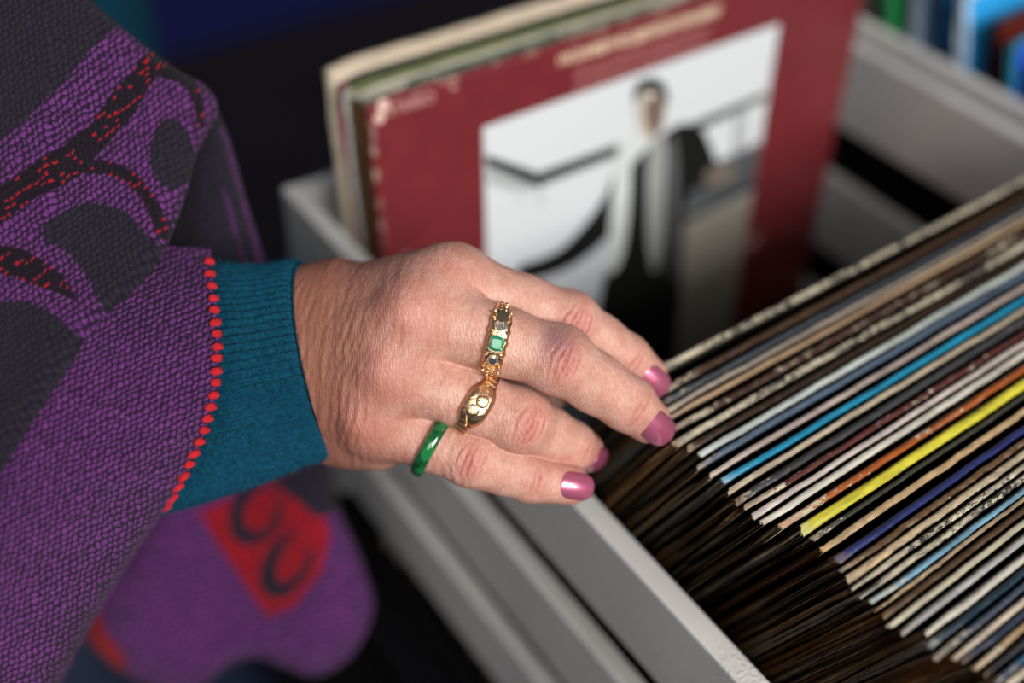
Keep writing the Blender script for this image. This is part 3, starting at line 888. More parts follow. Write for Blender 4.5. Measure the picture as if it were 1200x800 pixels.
# nails
tn = NT('nail_polish')
tcn = tn.n('ShaderNodeTexCoord').outputs['Object']
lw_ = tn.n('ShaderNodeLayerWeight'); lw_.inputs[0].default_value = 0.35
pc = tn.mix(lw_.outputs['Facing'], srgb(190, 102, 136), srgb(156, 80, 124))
tn.set(Base_Color=pc, Metallic=0.55, Roughness=0.30)
tn.b.inputs['Coat Weight'].default_value = 1.0; tn.b.inputs['Coat Roughness'].default_value = 0.08
tn.b.inputs['Coat Tint'].default_value = (1.0, 0.93, 0.86, 1)
NAIL = tn.m
NSPEC = {'index': (0.10, 11.6, 5.7, 3.2), 'middle': (0.02, 12.4, 6.0, 3.4), 'ring': (0.10, 11.2, 5.6, 3.0), 'little': (-0.12, 12.0, 5.0, 2.4)}
for nm, (roll, ln, hw, over) in NSPEC.items():
    p, r = FING[nm]
    u, n, s = frame(p[2], p[3], roll)
    nu_, nv_ = 22, 17
    Vt, Vb = [], []
    cen = p[3] + u * (r[3] - 0.9 - ln * 0.5)       # nail centre along the finger
    for i in range(nu_):
        tt = i / (nu_ - 1); al = (tt - 0.5) * ln
        # outline: rounded cuticle, rounded free edge
        if tt < 0.36: wscale = math.sqrt(max(0.0, 1 - ((0.36 - tt) / 0.36) ** 2)) * 0.98 + 0.02
        elif tt > 0.66: wscale = math.sqrt(max(0.0, 1 - ((tt - 0.66) / 0.345) ** 2.3))
        else: wscale = 1.0
        rr = 6.6 if nm != 'little' else 5.8
        drop = 0.020 * max(0, al + 1.5) ** 2 + 0.006 * min(0, al) ** 2      # lengthwise curve
        for j in range(nv_):
            ll = (j / (nv_ - 1) * 2 - 1) * hw * wscale
            ang = ll / rr
            base_h = r[3] + (r[2] - r[3]) * 0.35 + 0.55
            up = base_h - drop - rr * (1 - math.cos(ang))
            q = cen + u * al + s * rr * math.sin(ang) + n * up
            nn = n * math.cos(ang) + s * math.sin(ang)
            Vt.append(q); Vb.append(q - nn * 0.7)
    V = np.array(Vt + Vb); N = nu_ * nv_
    Fc = grid_faces(nu_, nv_) + [f[::-1] for f in grid_faces(nu_, nv_, off=N)]
    rim = [i * nv_ for i in range(nu_)] + [(nu_ - 1) * nv_ + j for j in range(1, nv_)] + [i * nv_ + nv_ - 1 for i in range(nu_ - 2, -1, -1)] + [j for j in range(nv_ - 2, 0, -1)]
    for k in range(len(rim)):
        a_, b_ = rim[k], rim[(k + 1) % len(rim)]; Fc.append((b_, a_, a_ + N, b_ + N))
    nl = obj('nail', mm_world(V), Fc, NAIL, body)
    nl['label'] = 'mauve pink shimmering nail'

# ------------------------------------------------------------------ rings
GOLD = simple('old_gold', srgb(226, 190, 150), 0.22, 1.0, bump=0.25, bscale=900)


def torus_ring(cen, axis, up, prof, n=96):
    """prof(angle) -> list of (radial mm, axial mm) closed section; angle 0 on the dorsal side"""
    axis = axis / np.linalg.norm(axis); up = up - (up @ axis) * axis; up /= np.linalg.norm(up); s = np.cross(axis, up)
    V = []
    for k in range(n):
        a_ = 2 * math.pi * k / n
        d = up * math.cos(a_) + s * math.sin(a_)
        pr = prof(a_ if a_ <= math.pi else a_ - 2 * math.pi)
        for rad, ax in pr: V.append(cen + d * rad + axis * ax)
    return np.array(V), grid_faces(n, len(pr), True, True), axis, up, s


def ring_frame(nm, t, tilt):
    p, r = FING[nm]
    u, n, s = frame(p[0], p[1])
    c = p[0] + (p[1] - p[0]) * t
    ax = u * math.cos(tilt) + s * math.sin(tilt)
    return c, ax, n, s, u


def add_blob(V, Fc, c, axes, nth=10, nph=6):
    b = len(V)
    for i in range(nph + 1):
        th_ = math.pi * i / nph
        for j in range(nth):
            ph = 2 * math.pi * j / nth
            V.append(c + axes[0] * math.sin(th_) * math.cos(ph) + axes[1] * math.sin(th_) * math.sin(ph) + axes[2] * math.cos(th_))
    for i in range(nph):
        for j in range(nth):
            Fc.append((b + i * nth + j, b + i * nth + (j + 1) % nth, b + (i + 1) * nth + (j + 1) % nth, b + (i + 1) * nth + j))


def gem(c, up, a, b, rx_, ry_, h, step=True, n=8, rot=0.0):
    """faceted stone: table, crown, girdle, pavilion"""
    V = []; lv = [(0.62, h * 0.55), (1.0, 0.10), (0.98, -0.1), (0.2, -h * 0.9)]
    for sc_, z in lv:
        for k in range(n):
            an = 2 * math.pi * k / n + rot
            if step:                                       # cushioned square
                cx_, cy_ = math.cos(an), math.sin(an); m_ = max(abs(cx_), abs(cy_)); cx_, cy_ = cx_ / m_, cy_ / m_
                if n == 8 and k % 2 == 1: cx_ *= 0.86; cy_ *= 0.86
            else: cx_, cy_ = math.cos(an), math.sin(an)
            V.append(c + a * cx_ * rx_ * sc_ + b * cy_ * ry_ * sc_ + up * z)
    Fc = [list(range(n))] + grid_faces(4, n, False, True) + [list(range(4 * n - 1, 3 * n - 1, -1))]
    return np.array(V), Fc


# 1: emerald between two diamonds, middle finger
c, ax, up, s, u = ring_frame('middle', 0.565, -0.10)
R0 = 10.35
def prof1(a_):
    k = math.exp(-(a_ / 0.95) ** 4)
    hw_ = 2.2 + 1.1 * k; th_ = 1.1 + 1.0 * k
    hw_ += 0.18 * math.sin(a_ * 22) * k
    return [(R0, -hw_), (R0 + th_ * 0.7, -hw_ * 1.0), (R0 + th_, -hw_ * 0.55), (R0 + th_, hw_ * 0.55), (R0 + th_ * 0.7, hw_), (R0, hw_)]
r1 = empty('emerald_ring', tuple(mm_world(c)))
set_tags(r1, 'gold ring with a square green emerald between two diamonds on the middle finger', 'ring')
V, Fc, axn, upn, sn = torus_ring(c, ax, up, prof1, 120)
band = obj('band', mm_world(V), Fc, GOLD, r1)
te = NT('emerald'); te.set(Base_Color=srgb(6, 150, 104), Roughness=0.08); te.b.inputs['Transmission Weight'].default_value = 0.35; te.b.inputs['IOR'].default_value = 1.58; te.b.inputs['Coat Weight'].default_value = 0.6
td = NT('diamond'); td.set(Base_Color=(0.95, 0.97, 1, 1), Roughness=0.02); td.b.inputs['Transmission Weight'].default_value = 0.95; td.b.inputs['IOR'].default_value = 2.3
def at_ang(a_, rad): return c + (upn * math.cos(a_) + sn * math.sin(a_)) * rad, upn * math.cos(a_) + sn * math.sin(a_), -upn * math.sin(a_) + sn * math.cos(a_)
TILT1 = 0.10
for k, (a_, nm_) in enumerate(((-0.44, 'diamond'), (0.0, 'emerald'), (0.44, 'diamond'))):
    a_ += TILT1
    q, upk, tk = at_ang(a_, R0 + 2.15)
    if nm_ == 'emerald': V, Fc = gem(q, upk, axn, tk, 2.4, 2.4, 1.8, True, 8)
    else: V, Fc = gem(q, upk, axn, tk, 1.8, 1.8, 1.4, False, 10)
    obj(nm_, mm_world(V), Fc, te.m if nm_ == 'emerald' else td.m, r1, smooth=False)
prl = []
for a_ in (-0.80, -0.62, -0.30, -0.12, 0.12, 0.30, 0.62, 0.80):
    for sd in (-1, 1):
        q, upk, tk = at_ang(a_ + TILT1, R0 + 2.0)
        V, Fc = [], []
        add_blob(V, Fc, q + axn * sd * 2.45, (axn * 0.75, tk * 0.5, upk * 1.05), 8, 5)
        obj('prong', mm_world(V), Fc, GOLD, r1)
for a_ in np.concatenate([np.linspace(-1.35, -0.82, 4), np.linspace(0.82, 1.35, 4)]):
    for sd in (-1, 1):
        q, upk, tk = at_ang(a_ + TILT1, R0 + 1.25)
        V, Fc = [], []
        add_blob(V, Fc, q + axn * sd * 0.8, (axn * 0.75, tk * 0.8, upk * 0.6), 8, 5)
        obj('scroll_bead', mm_world(V), Fc, GOLD, r1)

# 2: carved gold band, ring finger
c, ax, up, s, u = ring_frame('ring', 0.645, 0.20)
R0 = 10.15
def prof2(a_):
    k = math.exp(-(a_ / 0.62) ** 4)
    hw_ = 2.3 + 2.0 * k; th_ = 0.9 + 0.9 * k
    rib = 0.0 if k > 0.6 else 0.28 * math.sin(a_ * 30) * math.exp(-((abs(a_) - 0.95) / 0.35) ** 4)
    return [(R0, -hw_), (R0 + th_ * 0.6 + rib, -hw_ * 0.98), (R0 + th_ + rib, -hw_ * 0.6), (R0 + th_ * 1.12 + rib, 0.0), (R0 + th_ + rib, hw_ * 0.6), (R0 + th_ * 0.6 + rib, hw_ * 0.98), (R0, hw_)]
r2 = empty('carved_gold_ring', tuple(mm_world(c)))
set_tags(r2, 'gold ring with a broad carved face and no stones on the ring finger', 'ring')
V, Fc, axn, upn, sn = torus_ring(c, ax, up, prof2, 160)
obj('band', mm_world(V), Fc, GOLD, r2)
for a_, axo, ra, rt in ((-0.17, 0.5, 2.1, 2.2), (0.17, -0.5, 2.1, 2.2)):
    q, upk, tk = at_ang(a_, R0 + 1.7); V, Fc = [], []
    add_blob(V, Fc, q + axn * axo, (axn * ra, tk * rt, upk * 0.75), 20, 12)
    obj('carved_lobe', mm_world(V), Fc, GOLD, r2)
for sd in (-1, 1):                                       # beaded borders
    for a_ in np.linspace(0.34, 0.62, 5):
        q, upk, tk = at_ang(a_ * sd, R0 + 1.55)
        V, Fc = [], []
        add_blob(V, Fc, q + axn * (0.55 - a_) * 6.0 * -sd, (axn * 0.5, tk * 0.42, upk * 0.5), 8, 5)
        obj('bead', mm_world(V), Fc, GOLD, r2)

# 3: green jade band, little finger
c, ax, up, s, u = ring_frame('little', 0.615, 0.14)
R0 = 9.3
def prof3(a_): return [(R0 + 1.15 + 1.35 * math.cos(b_), 2.15 * math.sin(b_)) for b_ in np.linspace(0, 2 * math.pi, 18, endpoint=False)]
tj = NT('green_jade'); tcj = tj.n('ShaderNodeTexCoord').outputs['Object']
cj = tj.mix(tj.rng(tj.noise(tcj, 260, 4, 0.6), 0.35, 0.7), srgb(8, 58, 26), srgb(30, 122, 62))
tj.set(Base_Color=cj, Roughness=0.12); tj.b.inputs['Coat Weight'].default_value = 0.8; tj.b.inputs['Subsurface Weight'].default_value = 0.2; tj.b.inputs['Subsurface Scale'].default_value = 0.001
V, Fc, axn, upn, sn = torus_ring(c, ax, up, prof3, 90)
r3 = obj('jade_ring', mm_world(V) - mm_world(c), Fc, tj.m); r3.location = mm_world(c)
set_tags(r3, 'smooth round green jade ring on the little finger', 'ring')


# ------------------------------------------------------------------ sweater: ribbed cuff, sleeve, torso
tk_ = NT('teal_knit')
uvk = tk_.n('ShaderNodeTexCoord').outputs['Object']
fz = tk_.noise(uvk, 700, 4, 0.7); pz = tk_.noise(uvk, 45, 3)
ck = tk_.mix(tk_.rng(fz, 0.3, 0.7), srgb(0, 38, 56), srgb(8, 72, 94))
ck = tk_.mix(tk_.math('MULTIPLY', tk_.rng(pz, 0.5, 0.7), 0.4), ck, srgb(0, 56, 78))
tk_.set(Base_Color=ck, Roughness=0.95, Normal=tk_.bump(tk_.math('ADD', fz, tk_.noise(uvk, 260, 3)), 0.8, 0.0012))
tk_.b.inputs['Specular IOR Level'].default_value = 0.15
TEAL = tk_.m


def loft(path, half_w, half_d, n, ribs=0, ribamp=0.0, upv=None, closed_end=False, seed=0, jitter=0.0):
    """tube through points (mm, camera axes) with an oval section"""
    path = np.array(path, float); V = []
    for i, c_ in enumerate(path):
        t_ = path[min(i + 1, len(path) - 1)] - path[max(i - 1, 0)]; t_ /= np.linalg.norm(t_)
        n_ = DV - (DV @ t_) * t_; n_ /= np.linalg.norm(n_); s_ = np.cross(t_, n_)
        for k in range(n):
            a_ = 2 * math.pi * k / n
            rib = 1 + ribamp * (math.cos(a_ * ribs) if ribs else 0)
            V.append(c_ + s_ * half_w[i] * rib * math.cos(a_) + n_ * half_d[i] * rib * math.sin(a_))
    return np.array(V), grid_faces(len(path), n, False, True)


nS = 70
tt = np.linspace(0, 1, nS)
cp = spline([C(374, 419, .350), C(330, 428, .351), C(290, 436, .352), C(240, 444, .354), C(170, 455, .357), C(90, 465, .362)], nS)
hw_ = np.interp(tt, [0, 0.03, 0.2, 0.45, 0.7, 1], [32.2, 33.4, 34.0, 37.5, 41, 46])
hd_ = np.interp(tt, [0, 0.03, 0.2, 0.45, 0.7, 1], [24.0, 25.5, 26, 28, 32, 38])
Vo, Fo = loft(cp, hw_, hd_, 640, 80, 0.016)
Vo += np.stack([noise1(np.arange(len(Vo)), 0.31, 3), noise1(np.arange(len(Vo)), 0.27, 4), noise1(np.arange(len(Vo)), 0.29, 5)], 1) * 0.10
# wavy welt at the cuff edge and the inside of the cuff
Vi, Fi = loft(cp[:30], hw_[:30] - 2.6, hd_[:30] - 2.6, 640, 80, 0.010)
offs = len(Vo)
bridge = [(k, (k + 1) % 640, offs + (k + 1) % 640, offs + k) for k in range(640)]
Vall = np.concatenate([Vo, Vi]); Fall = Fo + [tuple(reversed([q + offs for q in f])) for f in Fi] + [tuple(reversed(f)) for f in bridge]
cuff = obj('sweater_cuff', mm_world(Vall), Fall, TEAL, person)

# upper arm and torso of the sweater (mostly under the poncho)
def wloft(rings, n=48):
    V = []
    for (x, y, z, ra, rb) in rings:
        for k in range(n):
            a_ = 2 * math.pi * k / n
            V.append((x + ra * math.cos(a_), y + rb * math.sin(a_), z))
    return np.array(V), grid_faces(len(rings), n, False, True) + [tuple(range(n - 1, -1, -1)), tuple(range((len(rings) - 1) * n, len(rings) * n))]
TXC, TYC = 0.074, 0.745
tr = [(TXC, TYC, 0.72, 0.155, 0.11), (TXC, TYC, 0.85, 0.15, 0.11), (TXC, TYC, 1.0, 0.148, 0.115), (TXC, TYC, 1.15, 0.165, 0.12), (TXC, TYC, 1.28, 0.175, 0.115), (TXC, TYC + 0.01, 1.36, 0.15, 0.09), (TXC, TYC + 0.01, 1.42, 0.065, 0.06)]
trs = spline(np.array(tr), 30)
V1, F1 = wloft(trs)
end = mm_world(cp[-1]); elb = end + np.array([-0.075, 0.085, -0.02]); sh = np.array([TXC - 0.15, TYC - 0.02, 1.32])
armp = spline(np.array([end, (end + elb) / 2, elb, (elb * 0.6 + sh * 0.4) + np.array([0, 0, -0.02]), sh]), 24)
V2 = []
for i, c_ in enumerate(armp):
    t_ = armp[min(i + 1, 23)] - armp[max(i - 1, 0)]; t_ /= np.linalg.norm(t_)
    a1 = np.cross(t_, [0, 0, 1.0]); a1 /= np.linalg.norm(a1); a2 = np.cross(t_, a1); rr = 0.04 + 0.012 * i / 23
    for k in range(32): V2.append(c_ + a1 * rr * math.cos(2 * math.pi * k / 32) + a2 * rr * math.sin(2 * math.pi * k / 32))
V2 = np.array(V2); F2 = [tuple(q + len(V1) for q in f) for f in grid_faces(24, 32, False, True)]
obj('sweater', np.concatenate([V1, V2]), F1 + F2, TEAL, person)
# trousers
JEAN = simple('navy_denim', srgb(20, 34, 62), 0.9, bump=0.4, bscale=500, var=0.2)
tv, tf = wloft(spline(np.array([(TXC, TYC, 0.74, 0.150, 0.105), (TXC, TYC, 0.80, 0.152, 0.108), (TXC, TYC, 0.86, 0.148, 0.108)]), 6))
for sx_ in (-0.078, 0.078):
    v_, f_ = wloft(spline(np.array([(TXC + sx_, TYC, 0.02, 0.055, 0.07), (TXC + sx_, TYC, 0.2, 0.055, 0.06), (TXC + sx_, TYC, 0.45, 0.062, 0.066), (TXC + sx_, TYC, 0.65, 0.078, 0.09), (TXC + sx_ * 0.95, TYC, 0.78, 0.076, 0.10)]), 16), 32)
    f_ = [tuple(q + len(tv) for q in f) for f in f_]; tv = np.concatenate([tv, v_]); tf = tf + f_
obj('trousers', tv, tf, JEAN, person)

# ------------------------------------------------------------------ poncho: draped panels
PV, PF, PUV, PY, PR = [], [], [], [], []


def in_poly(x, y, poly):
    poly = np.asarray(poly, float); r_ = np.zeros(x.shape, bool); j = len(poly) - 1
    for i in range(len(poly)):
        c_ = ((poly[i, 1] > y) != (poly[j, 1] > y)) & (x < (poly[j, 0] - poly[i, 0]) * (y - poly[i, 1]) / (poly[j, 1] - poly[i, 1] + 1e-9) + poly[i, 0])
        r_ ^= c_; j = i
    return r_


def add_panel(px, py, dep, cls, uvs, rot):
    """px,py,dep: (nu,nv) arrays; cls: 0 purple 1 charcoal 2 red-black 3 red"""
    nu_, nv_ = px.shape; b = len(PV)
    P = np.stack([(px - 600) / F * dep, (py - 400) / F * dep, dep], -1).reshape(-1, 3)
    PV.extend(list(CAM + P @ M3.T))
    PF.extend(grid_faces(nu_, nv_, off=b))
    X, Y = px.ravel(), py.ravel(); c_, s_ = math.cos(rot), math.sin(rot)
    PUV.extend(list(np.stack([(X * c_ + Y * s_) / uvs[0], (-X * s_ + Y * c_) / uvs[1]], 1)))
    cl_ = cls.ravel()
    PY.extend([(1.0 if k == 0 else 0, 1.0 if k == 1 else 0, 1.0 if k == 2 else 0) for k in cl_])
    PR.extend([1.0 if k == 3 else 0.0 for k in cl_])


def bicubic(G, nu_, nv_):
    G = np.asarray(G, float)
    A = np.stack([spline(G[i], nv_) for i in range(len(G))])
    return np.stack([spline(A[:, j], nu_) for j in range(nv_)], 1)


# S1: purple sleeve panel with the stitched edge; rows run from the edge to the left, columns top to bottom
S1 = [
    [(247, 292, .345), (249, 322, .331), (254, 362, .3205), (257, 410, .316), (253, 462, .3155), (238, 512, .318), (212, 566, .327), (196, 592, .346), (190, 600, .38)],
    [(205, 288, .342), (208, 325, .327), (212, 370, .315), (213, 420, .310), (208, 478, .309), (196, 535, .312), (172, 612, .324), (160, 640, .345), (156, 652, .38)],
    [(120, 284, .336), (120, 330, .320), (122, 390, .306), (120, 455, .300), (115, 525, .299), (110, 600, .303), (108, 700, .319), (104, 728, .343), (102, 742, .38)],
    [(30, 280, .332), (28, 340, .315), (28, 410, .300), (26, 490, .293), (24, 580, .292), (28, 670, .297), (58, 775, .314), (56, 812, .341), (56, 826, .38)],
    [(-70, 280, .330), (-75, 345, .312), (-78, 425, .296), (-80, 515, .288), (-80, 620, .287), (-60, 730, .293), (-10, 860, .312), (-10, 900, .340), (-10, 915, .38)],
    [(-190, 280, .330), (-195, 350, .310), (-200, 440, .293), (-200, 540, .285), (-200, 660, .285), (-170, 790, .291), (-100, 950, .311), (-100, 990, .340), (-100, 1005, .38)],
]
G1 = bicubic(S1, 150, 170)
g1x, g1y, g1d = G1[..., 0], G1[..., 1], G1[..., 2]
g1d = g1d + 0.0010 * np.sin(g1x / 47.0 + g1y / 90.0)
add_panel(g1x, g1y, g1d, np.zeros(g1x.shape, int), (8.0, 6.6), -0.45)

# S2: patterned panel folded over it
E2 = [(60, -60), (95, -4), (132, 32), (166, 60), (205, 88), (236, 106), (248, 126), (238, 150), (224, 176), (212, 220), (198, 262), (180, 300), (146, 340), (112, 376), (84, 412), (52, 456), (20, 504), (-10, 552), (-50, 620), (-100, 710)]
I2 = [(-40, -160), (-60, -130), (-80, -100), (-95, -70), (-110, -40), (-120, -10), (-130, 20), (-140, 50), (-150, 80), (-160, 110), (-170, 140), (-175, 170), (-180, 210), (-190, 250), (-195, 290), (-200, 330), (-205, 380), (-210, 430), (-215, 500), (-225, 570)]
nu2, nv2 = 300, 190
Ee, Ii = spline(E2, nu2), spline(I2, nu2)
vv = np.concatenate([[-1.0], np.linspace(0, 1, nv2 - 1) ** 1.35])
g2x = np.zeros((nu2, nv2)); g2y = np.zeros((nu2, nv2)); g2d = np.zeros((nu2, nv2))
for j, v in enumerate(vv):
    v_ = 0.03 if v < 0 else v
    q = Ee + (Ii - Ee) * v_
    g2x[:, j], g2y[:, j] = q[:, 0], q[:, 1]
    # base depth: a broad arm under the cloth, nearest along a ridge
    base = 0.3125 + 0.000155 * np.maximum(q[:, 0] - 60, 0) - 0.00011 * np.maximum(60 - q[:, 0], 0) * 0.4 + 0.000060 * (260 - q[:, 1]) * (q[:, 1] < 260) - 0.000095 * np.clip(q[:, 1] - 260, 0, 400)
    base += 0.0022 * np.sin(q[:, 0] / 38 + q[:, 1] / 52)
    dist = np.linalg.norm((Ii - Ee) * max(v, 0), axis=1)               # px from the edge
    upper = np.clip((300 - Ee[:, 1]) / 120, 0, 1)
    Rp = 12 + 34 * upper; k = np.clip(1 - dist / Rp, 0, 1)
    roll = Rp / 3900 * (1 - np.sqrt(1 - k ** 2 * 0.999))
    if v < 0: roll = Rp / 3900 * 1.9
    g2d[:, j] = base + roll
X, Y = g2x, g2y
def below(poly_line):                       # y under a polyline given left to right
    p_ = np.array(sorted(poly_line)); return Y > np.interp(X, p_[:, 0], p_[:, 1])
cls = np.zeros(X.shape, int)
L1 = [(-250, 400), (0, 172), (37, 142), (71, 105), (101, 67), (131, 40), (150, 10), (175, -60)]
U2 = [(-250, 420), (0, 225), (56, 184), (101, 150), (127, 112), (161, 75), (180, 58)]
L2 = [(-250, 470), (0, 266), (45, 232), (90, 206), (107, 186), (120, 172), (150, 139), (172, 103), (186, 80)]
cls[~below(L1)] = 1
cls[below(U2) & ~below(L2) & (X < 186)] = 2
def stroke(pts, w0, w1):
    q_ = spline(pts, 60); d_ = np.full(X.shape, 1e9)
    for k, (a_, b_) in enumerate(q_):
        dd = np.hypot(X - a_, Y - b_) / (w0 + (w1 - w0) * k / 59); d_ = np.minimum(d_, dd)
    return d_ < 1
cls[stroke([(100, 196), (135, 202), (160, 220), (178, 246), (186, 276)], 9, 6)] = 2
cls[stroke([(166, 78), (192, 86), (214, 98), (226, 118), (229, 146)], 9, 4)] = 2
cls[((X - 197) / 23) ** 2 + ((Y - 182) / 41) ** 2 < 1] = 1
cls[in_poly(X, Y, [(49, 270), (62, 254), (82, 243), (101, 239), (130, 244), (152, 256), (166, 274), (182, 290), (182, 310), (120, 384), (114, 352), (103, 330), (83, 306), (64, 292), (50, 284)])] = 1
cls[in_poly(X, Y, [(-60, 300), (0, 290), (25, 294), (52, 308), (74, 328), (92, 358), (60, 346), (30, 332), (0, 323), (-60, 330)])] = 2
cls[in_poly(X, Y, [(-250, 400), (-60, 360), (0, 356), (34, 356), (58, 368), (90, 398), (84, 420), (0, 545), (-100, 720), (-260, 720)])] = 1
add_panel(g2x, g2y, g2d, cls, (8.0, 7.2), -0.62)

# S3: the far side of the poncho falling away behind the arm
E3 = [(230, 112), (246, 126), (259, 156), (270, 190), (282, 236), (296, 280), (310, 330), (322, 400)]
I3 = [(120, 96), (120, 120), (120, 150), (120, 190), (120, 236), (120, 280), (120, 340), (120, 400)]
Ee, Ii = spline(E3, 110), spline(I3, 110)
vv = np.concatenate([[-1.0], np.linspace(0, 1, 69)])
g3 = np.zeros((110, 70, 3))
for j, v in enumerate(vv):
    q = Ee + (Ii - Ee) * (0.08 if v < 0 else v)
    k = np.clip(1 - max(v, 0) * 4, 0, 1)
    g3[:, j, 0], g3[:, j, 1] = q[:, 0], q[:, 1]
    g3[:, j, 2] = 0.372 + 0.00022 * (q[:, 1] - 100) * 0.5 + (0.022 if v < 0 else 0.011 * (1 - math.sqrt(1 - k * k * 0.999))) + 0.003 * np.sin(q[:, 0] / 14.0)
X, Y = g3[..., 0], g3[..., 1]
cl3 = np.ones(X.shape, int)
ex = np.interp(Y, [p[1] for p in E3], [p[0] for p in E3])
cl3[(ex - X < 7) & (Y > 150)] = 0
cl3[(ex - X > 19) & (ex - X < 23) & (Y > 220)] = 0
cl3[(Y < 118)] = 0
add_panel(X, Y, g3[..., 2], cl3, (8.0, 6.6), 0.2)

# S4: the hanging front corner, lower and further back
O4 = [(104, 738), (120, 690), (160, 636), (215, 540), (300, 470), (372, 520), (390, 590), (420, 660), (432, 712), (410, 762), (372, 786), (334, 776), (300, 764), (262, 776), (232, 800), (184, 802), (136, 776)]
ring4 = spline(O4, 180, True); cen4 = np.array([270, 660.0])
vv = np.linspace(0, 1, 60)
g4 = np.zeros((181, 62, 3))
ring4 = np.concatenate([ring4, ring4[:1]])
for j in range(62):
    v = 1.0 if j == 0 else (j - 1) / 60
    k_ = 0.94 if j == 0 else 1 - v
    q = cen4 + (ring4 - cen4) * k_
    g4[:, j, 0], g4[:, j, 1] = q[:, 0], q[:, 1]
    kk = max(0.0, 1 - v * 5)
    g4[:, j, 2] = 0.505 + 0.00010 * (q[:, 1] - 600) + 0.006 * np.sin(q[:, 0] / 40 + 1) * min(1, v * 3) + (0.03 if j == 0 else 0.014 * (1 - math.sqrt(1 - kk * kk * 0.999)))
X, Y = g4[..., 0], g4[..., 1]
cl4 = np.zeros(X.shape, int)
redp = in_poly(X, Y, [(232, 600), (311, 562), (345, 540), (372, 560), (384, 632), (377, 670), (346, 709), (316, 720)])
cl4[redp] = 3
def ell(cx_, cy_, a_, b_, r_):
    dx, dy = X - cx_, Y - cy_; c_, s_ = math.cos(r_), math.sin(r_)
    return ((dx * c_ + dy * s_) / a_) ** 2 + ((-dx * s_ + dy * c_) / b_) ** 2 < 1
cl4[ell(301, 600, 31, 38, 0.45)] = 1; cl4[ell(308, 596, 17, 27, 0.45)] = 3
cl4[ell(338, 660, 27, 42, 0.55)] = 1; cl4[ell(346, 652, 15, 31, 0.5)] = 3
cl4[in_poly(X, Y, [(318, 560), (345, 545), (380, 520), (395, 600), (372, 606), (352, 586)])] = 1
cl4[(X < 150) & (np.hypot(X - 270, Y - 660) > 0) & (g4[..., 2] > 0.5) & (Y > 690) & in_poly(X, Y, [(100, 700), (116, 700), (128, 740), (158, 772), (150, 790), (100, 770)])] = 3
add_panel(X, Y, g4[..., 2], cl4, (8.0, 7.0), -0.3)

pon = obj('poncho', PV, PF, yarn_mat(), person)
pm = pon.data
uvl = pm.uv_layers.new(name='UVMap')
li = np.empty(len(pm.loops), np.int32); pm.loops.foreach_get('vertex_index', li)
uvl.data.foreach_set('uv', np.array(PUV, np.float32)[li].ravel())
a = pm.attributes.new('yarn', 'FLOAT_COLOR', 'POINT'); a.data.foreach_set('color', np.concatenate([np.array(PY, np.float32), np.ones((len(PY), 1), np.float32)], 1).ravel())
a = pm.attributes.new('redyarn', 'FLOAT', 'POINT'); a.data.foreach_set('value', np.array(PR, np.float32))
sol = pon.modifiers.new('thickness', 'SOLIDIFY'); sol.thickness = 0.0022; sol.offset = -1

# blanket stitches in red wool over the edge of the sleeve panel
REDW = simple('red_wool', srgb(196, 18, 34), 0.95, bump=0.8, bscale=1500, var=0.2)
edge = np.stack([g1x[0], g1y[0], g1d[0]], 1); inn = np.stack([g1x[9], g1y[9], g1d[9]], 1)
segl = np.concatenate([[0], np.cumsum(np.hypot(*np.diff(edge[:, :2], axis=0).T))])
s_at = np.arange(14, segl[-1] - 6, 14.2)
for k, sl in enumerate(s_at):
    e_ = np.array([np.interp(sl, segl, edge[:, q]) for q in range(3)]); i_ = np.array([np.interp(sl, segl, inn[:, q]) for q in range(3)])
    tdir = np.array([np.interp(sl + 3, segl, edge[:, q]) for q in range(3)]) - e_
    i_ = e_ + (i_ - e_) * (1.0 + 0.12 * math.sin(k * 1.7))
    A = C(i_[0], i_[1] + 1.5 * math.sin(k * 2.9), i_[2] - 0.0008); B = C(e_[0] + 1.6, e_[1] + 0.4, e_[2] - 0.0006)
    Ct = (A + B) / 2 + DV * 0.8; D = C(e_[0] + 0.5, e_[1], e_[2] + 0.003)
    path = spline([A, Ct, B, D], 9)
    V, Fc = loft(path, [0.5, 1.0, 1.15, 1.2, 1.2, 1.15, 1.1, 0.9, 0.4], [0.35, 0.6, 0.7, 0.75, 0.75, 0.7, 0.7, 0.6, 0.3], 10)
    Fc = Fc + [tuple(range(9, -1, -1)), tuple(range(80, 90))]
    st = obj('stitch', mm_world(V), Fc, REDW, pon)

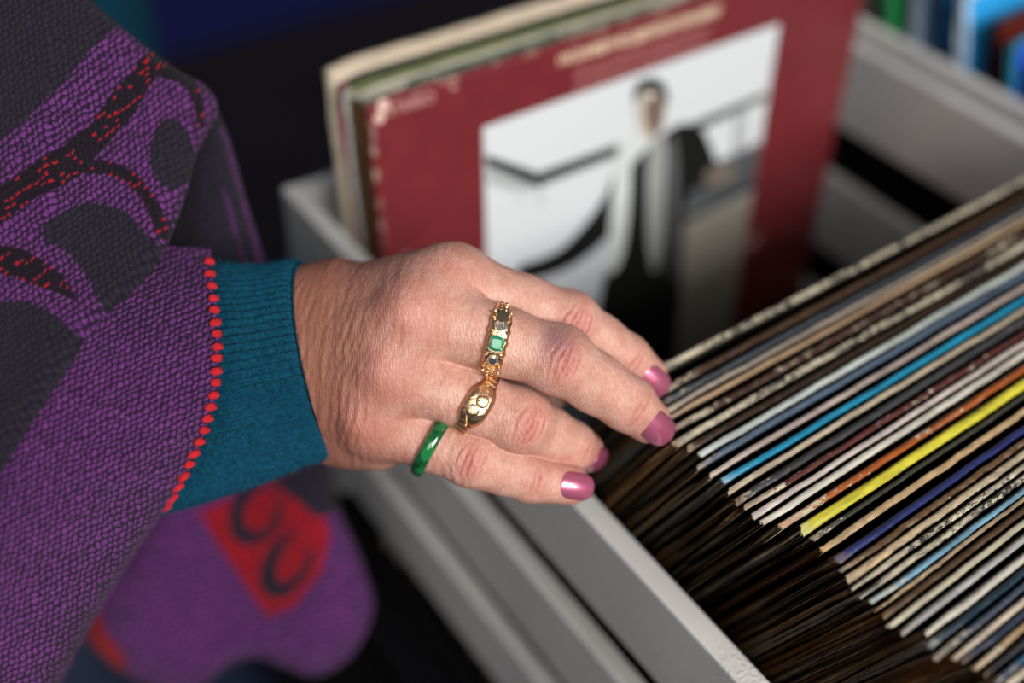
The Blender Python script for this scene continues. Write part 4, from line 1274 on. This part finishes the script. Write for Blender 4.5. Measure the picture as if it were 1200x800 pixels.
# ------------------------------------------------------------------ loose fibres of the wool
def fuzz(name, P, N, count, lmin, lmax, wid, mat, parent, seed):
    r_ = np.random.default_rng(seed)
    k = r_.integers(0, len(P), count); p = P[k]; n = N[k]
    d = n + r_.normal(0, 0.9, (count, 3)); d /= np.linalg.norm(d, axis=1)[:, None]
    d = np.where((np.sum(d * n, 1) < 0.05)[:, None], d - 1.3 * n * np.minimum(np.sum(d * n, 1), 0)[:, None] + 0.15 * n, d)
    c_ = r_.normal(0, 1, (count, 3)); ln = r_.uniform(lmin, lmax, count)[:, None]
    s1 = np.cross(d, c_); s1 /= np.linalg.norm(s1, axis=1)[:, None]; s2 = np.cross(d, s1)
    bend = (s1 * r_.uniform(-0.5, 0.5, (count, 1)) + s2 * r_.uniform(-0.5, 0.5, (count, 1)))
    V = []
    for t_ in (0.0, 0.5, 1.0):
        c0 = p + d * ln * t_ + bend * ln * t_ * t_; w_ = wid * (1 - 0.6 * t_)
        for a_ in (0, 2.1, 4.2): V.append(c0 + (s1 * math.cos(a_) + s2 * math.sin(a_)) * w_)
    V = np.stack(V, 1).reshape(-1, 3)
    base = np.arange(count) * 9; Fc = []
    for lv in (0, 3):
        for q in range(3):
            Fc.append(np.stack([base + lv + q, base + lv + (q + 1) % 3, base + lv + 3 + (q + 1) % 3, base + lv + 3 + q], 1))
    Fc = np.concatenate(Fc)
    o = obj(name, V, Fc, mat, parent); o['kind'] = 'stuff'
    return o


def vert_normals(o):
    me = o.data; co_ = np.empty(len(me.vertices) * 3, np.float32); me.vertices.foreach_get('co', co_)
    nn = np.array([v.normal[:] for v in me.vertices]); return co_.reshape(-1, 3) + ORG[o], nn


Pc, Nc = vert_normals(cuff); Pc, Nc = Pc[:len(Vo)], Nc[:len(Vo)]
Nc = Nc * np.where(np.sum(Nc * (Pc - mm_world(np.repeat(cp, 640, 0))), 1) < 0, -1, 1)[:, None]
fuzz('wool_fuzz', Pc, Nc, 5000, 0.0008, 0.0026, 0.00003, simple('teal_fibre', srgb(14, 96, 122), 0.9), cuff, 1)
Pp, Np = vert_normals(pon)
Np = Np * np.where(np.sum(Np * (Pp - CAM), 1) > 0, -1, 1)[:, None]
PYa = np.array(PY); n12 = G1.shape[0] * G1.shape[1] + g2x.size
mask = np.zeros(len(Pp), bool); mask[:n12] = True
sel = mask & (PYa[:, 0] > 0.5); fuzz('wool_fuzz', Pp[sel], Np[sel], 5000, 0.0008, 0.0024, 0.00003, simple('purple_fibre', srgb(112, 56, 120), 0.9), pon, 2)
sel = mask & (PYa[:, 1] > 0.5); fuzz('wool_fuzz', Pp[sel], Np[sel], 4500, 0.0008, 0.0030, 0.00003, simple('grey_fibre', srgb(76, 70, 84), 0.9), pon, 3)
